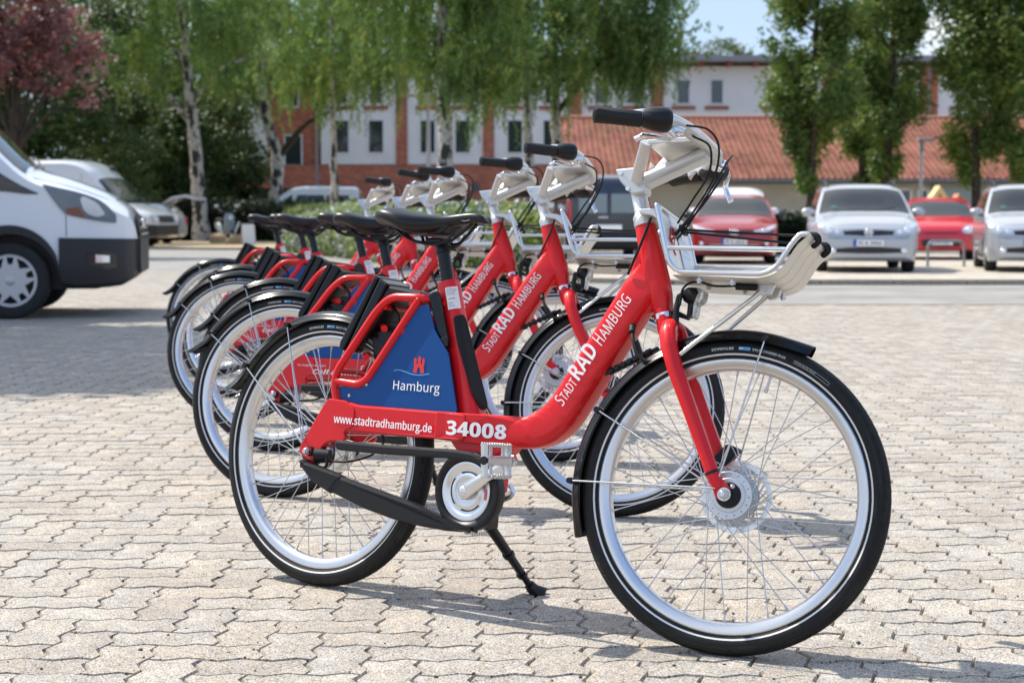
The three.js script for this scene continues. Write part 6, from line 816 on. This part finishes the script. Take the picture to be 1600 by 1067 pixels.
  // floor and lip: four long slats with raised seams between them
  const prof = bent([[0.975, 0.775, 0], [1.16, 0.777, 0], [1.196, 0.79, 0], [1.228, 0.85, 0], [1.25, 0.87, 0]], 0.035, 6), zs = [-BW, -BW / 2, 0, BW / 2, BW];
  for (let k = 0; k < 4; k++) { const o = [], inn = []; prof.forEach((p, i) => { const a = prof[Math.max(0, i - 1)], c = prof[Math.min(prof.length - 1, i + 1)], t = c.clone().sub(a).normalize(); o.push([p.x + t.y * 0.0055, p.y - t.x * 0.0055]); inn.unshift([p.x + t.y * 0.0035, p.y - t.x * 0.0035]); }); mesh('floor_slat', slab([...o, ...inn], zs[k] + 0.0012, zs[k + 1] - 0.0012, 0.0008), B.plate, bk); }
  for (let k = 1; k < 4; k++) mesh('floor_seam', tube(prof.slice(3).map((p, i) => { const q = prof.slice(3), a = q[Math.max(0, i - 1)], c = q[Math.min(q.length - 1, i + 1)], t = c.clone().sub(a).normalize(); return V(p.x + t.y * 0.0052, p.y - t.x * 0.0052, zs[k]); }), 0.0016, { rad: 6, seg: 40 }), B.alu, bk);
  const lipEnd = prof[prof.length - 1]; mesh('lip_edge', cyl(V(lipEnd.x, lipEnd.y - 0.001, -BW), V(lipEnd.x, lipEnd.y - 0.001, BW), 0.0045, 0.0045, 10), B.alu, bk);
  const bd = V(0.9655 - 0.925, 0.797 - 0.916, 0).normalize();
  for (let k = 0; k < 5; k++) { const z0 = lerp(-BW, BW, k / 5), z1 = lerp(-BW, BW, (k + 1) / 5), a = V(0.931, 0.9, 0), c = V(0.972, 0.785, 0), n = V(-bd.y, bd.x, 0).multiplyScalar(0.0015); mesh('back_slat', slab([[a.x + n.x, a.y + n.y], [c.x + n.x, c.y + n.y], [c.x - n.x, c.y - n.y], [a.x - n.x, a.y - n.y]], z0 + 0.0008, z1 - 0.0008), B.plate, bk); }
  const dc = new THREE.PlaneGeometry(0.09, 0.075); dc.rotateY(Math.PI / 2); dc.rotateZ(0.33); dc.translate(0.9565, 0.838, -0.035); mesh('document_pocket', dc, TXT.docs, bk);
  mesh('red_tape', [0, 1].map((k) => { const g = box(0.003, 0.016, 0.05, 0, 0, 0); g.rotateX(0.75); g.rotateZ(0.33); g.translate(0.948 + k * 0.006, 0.865 - k * 0.022, 0.055 - k * 0.01); return g; }), B.glassRed, bk);
  for (const [x, z] of [[1.03, 0.02], [1.03, 0.1], [1.1, 0.1], [1.1, -0.02], [1.17, -0.07]]) mesh('basket_bolt', [cyl(V(x, 0.772, z), V(x, 0.758, z), 0.0045, 0.0045, 8), cyl(V(x, 0.765, z), V(x, 0.762, z), 0.0075, 0.0075, 8)], B.steel, bk);
  mesh('strap_hook', [box(0.012, 0.016, 0.026, 0.952, 0.888, -0.02, 0.003), box(0.01, 0.012, 0.05, 0.949, 0.893, -0.02, 0.003)], B.plastic, bk);
  for (const [z0, z1] of [[0.0, 0.05], [-0.03, -0.055]]) mesh('elastic_strap', [sweep([V(0.955, 0.888, z0), V(1.1, 0.882, (z0 + z1) / 2), V(1.236, 0.8775, z1)].map((p) => ({ p, h: 0.0022, w: 0.0055 })), 8, 3), tube([[1.232, 0.8785, z1], [1.254, 0.879, z1], [1.26, 0.868, z1], [1.252, 0.858, z1]], 0.0068)], B.rubber, bk);
  mesh('basket_mount', [slab([[0.862, 0.922], [0.893, 0.925], [0.93, 0.915], [0.944, 0.875], [0.925, 0.885], [0.895, 0.908], [0.862, 0.912]], -0.04, 0.04, 0.002, 0.006)], B.matt, bk);
  for (const s of [1, -1]) { const r = mesh('basket_strut', [cyl(V(1.144, 0.757, 0.03 * s), V(0.992, 0.612, 0.055 * s), 0.0048, 0.0048, 10), cyl(V(1.155, 0.77, 0.028 * s), V(1.134, 0.748, 0.032 * s), 0.0075, 0.005, 10)], B.alu, bk); mesh('strut_bracket', [slab([[1.13, 0.774], [1.176, 0.776], [1.168, 0.755], [1.15, 0.75]], 0.03 * s - 0.007, 0.03 * s + 0.007, 0.0015, 0.004), cyl(V(1.154, 0.762, 0.03 * s - 0.012), V(1.154, 0.762, 0.03 * s + 0.012), 0.005, 0.005, 10)], B.matt, r); }
  mesh('light_cable', [tube([[0.975, 0.72, 0.035], [0.98, 0.755, 0.04], [1.01, 0.769, 0.05], [1.05, 0.762, 0.05], [1.1, 0.766, 0.045]], 0.0026), cyl(V(1.095, 0.764, 0.045), V(1.14, 0.765, 0.045), 0.0075, 0.0075, 10)], B.rubber, bk);
  // ---- headlight
  const hl = new THREE.Group(); hl.name = 'headlight'; b.add(hl); S(hl);
  mesh('lamp_body', [sweep([[0.972, 0.743, 0.012, 0.014], [0.982, 0.745, 0.018, 0.019], [0.998, 0.744, 0.019, 0.02], [1.004, 0.742, 0.018, 0.019]].map(([x, y, h, w]) => ({ p: V(x, y, 0), h, w })), 16, 3.2), slab([[0.985, 0.73], [0.998, 0.73], [0.996, 0.7], [0.985, 0.695]], -0.014, 0.014, 0.003), slab([[0.96, 0.712], [0.99, 0.7], [0.988, 0.692], [0.955, 0.7]], -0.006, 0.006, 0.002), tube([[0.968, 0.74, 0.02], [0.965, 0.71, 0.025], [0.968, 0.68, 0.028], [0.966, 0.65, 0.03]], 0.007)], B.plastic, hl);
  mesh('lamp_lens', [slab([[1.003, 0.762], [1.022, 0.755], [1.02, 0.735], [1.008, 0.725], [1.006, 0.698], [0.998, 0.695], [0.998, 0.735]], -0.017, 0.017, 0.004, 0.004)], B.lens, hl);
  mesh('lamp_reflector', [slab([[1.001, 0.755], [1.004, 0.755], [1.003, 0.735], [1.0005, 0.735]], -0.014, 0.014, 0.0005), slab([[0.998, 0.725], [1.0, 0.725], [1.0, 0.7], [0.998, 0.7]], -0.012, 0.012, 0.0004)], B.chrome, hl);
  return { b, st };
}
const poses = [
  [-0.482, -4.0807, 0.6241, -0.1303, 0.2532, 'red rental bike nearest the camera, its beam marked with the web address and 34008'],
  [-0.7657, -5.39, 0.3187, -0.1925, 0.1601, 'second red rental bike, leaning just behind the one marked 34008 beside its front wheel'],
  [-0.9308, -6.4748, 0.2502, -0.1561, 0.1594, 'third red rental bike from the front of the row, beside the flowering bush'],
  [-1.2234, -7.3626, 0.1612, -0.1795, 0.0915, 'fourth red rental bike from the front, its rear wheel sticking out left of the third'],
  [-1.4032, -8.4305, 0.3135, -0.1686, 0.3727, 'fifth red rental bike, mostly hidden, second from the far end of the row'],
  [-1.697, -9.6772, 0.1584, -0.1413, 0.30, 'farthest red rental bike at the end of the row, leftmost saddle and smallest handlebar'],
];
{
  const { b: proto, st } = makeBike();
  poses.forEach(([x, z, yaw, lean, steer, text], i) => {
    const o = i ? proto.clone() : proto; o.name = numbered('rental_bike'); tag(o, text, 'bicycle', 'red rental bikes parked in a row');
    o.position.set(x, 0, z); o.rotation.order = 'YXZ'; o.rotation.set(lean, -yaw, 0);
    const q = new THREE.Quaternion().setFromAxisAngle(AX, steer);
    for (const k of st) { const c = o.children[k], p = (c.userData.home ??= c.position.clone().toArray()); const h = V(...(i ? proto.children[k].userData.home : p)); c.quaternion.copy(q); c.position.copy(h.sub(PIV).applyQuaternion(q).add(PIV)); }
    if (i) for (const c of o.children) if (c.name === 'beam_lettering') c.material = TXT.call;
    if (i) for (const c of [...o.children]) if (c.name === 'bike_number') c.visible = true;
    // settle both wheels on the paving
    let low = 9; const wl = V(); o.updateMatrix(); const hub = V(WB, WR, 0).sub(PIV).applyQuaternion(q).add(PIV);
    for (let a = 0; a < 200; a++) { const t = (a / 200) * 2 * Math.PI; wl.set(Math.cos(t) * 0.305, Math.sin(t) * 0.305, 0).applyQuaternion(q).add(hub).applyMatrix4(o.matrix); low = Math.min(low, wl.y - 0.0245); }
    o.rotation.z = -low / WB + 0.0; 
    scene.add(o);
  });
}

renderer.render(scene, camera);
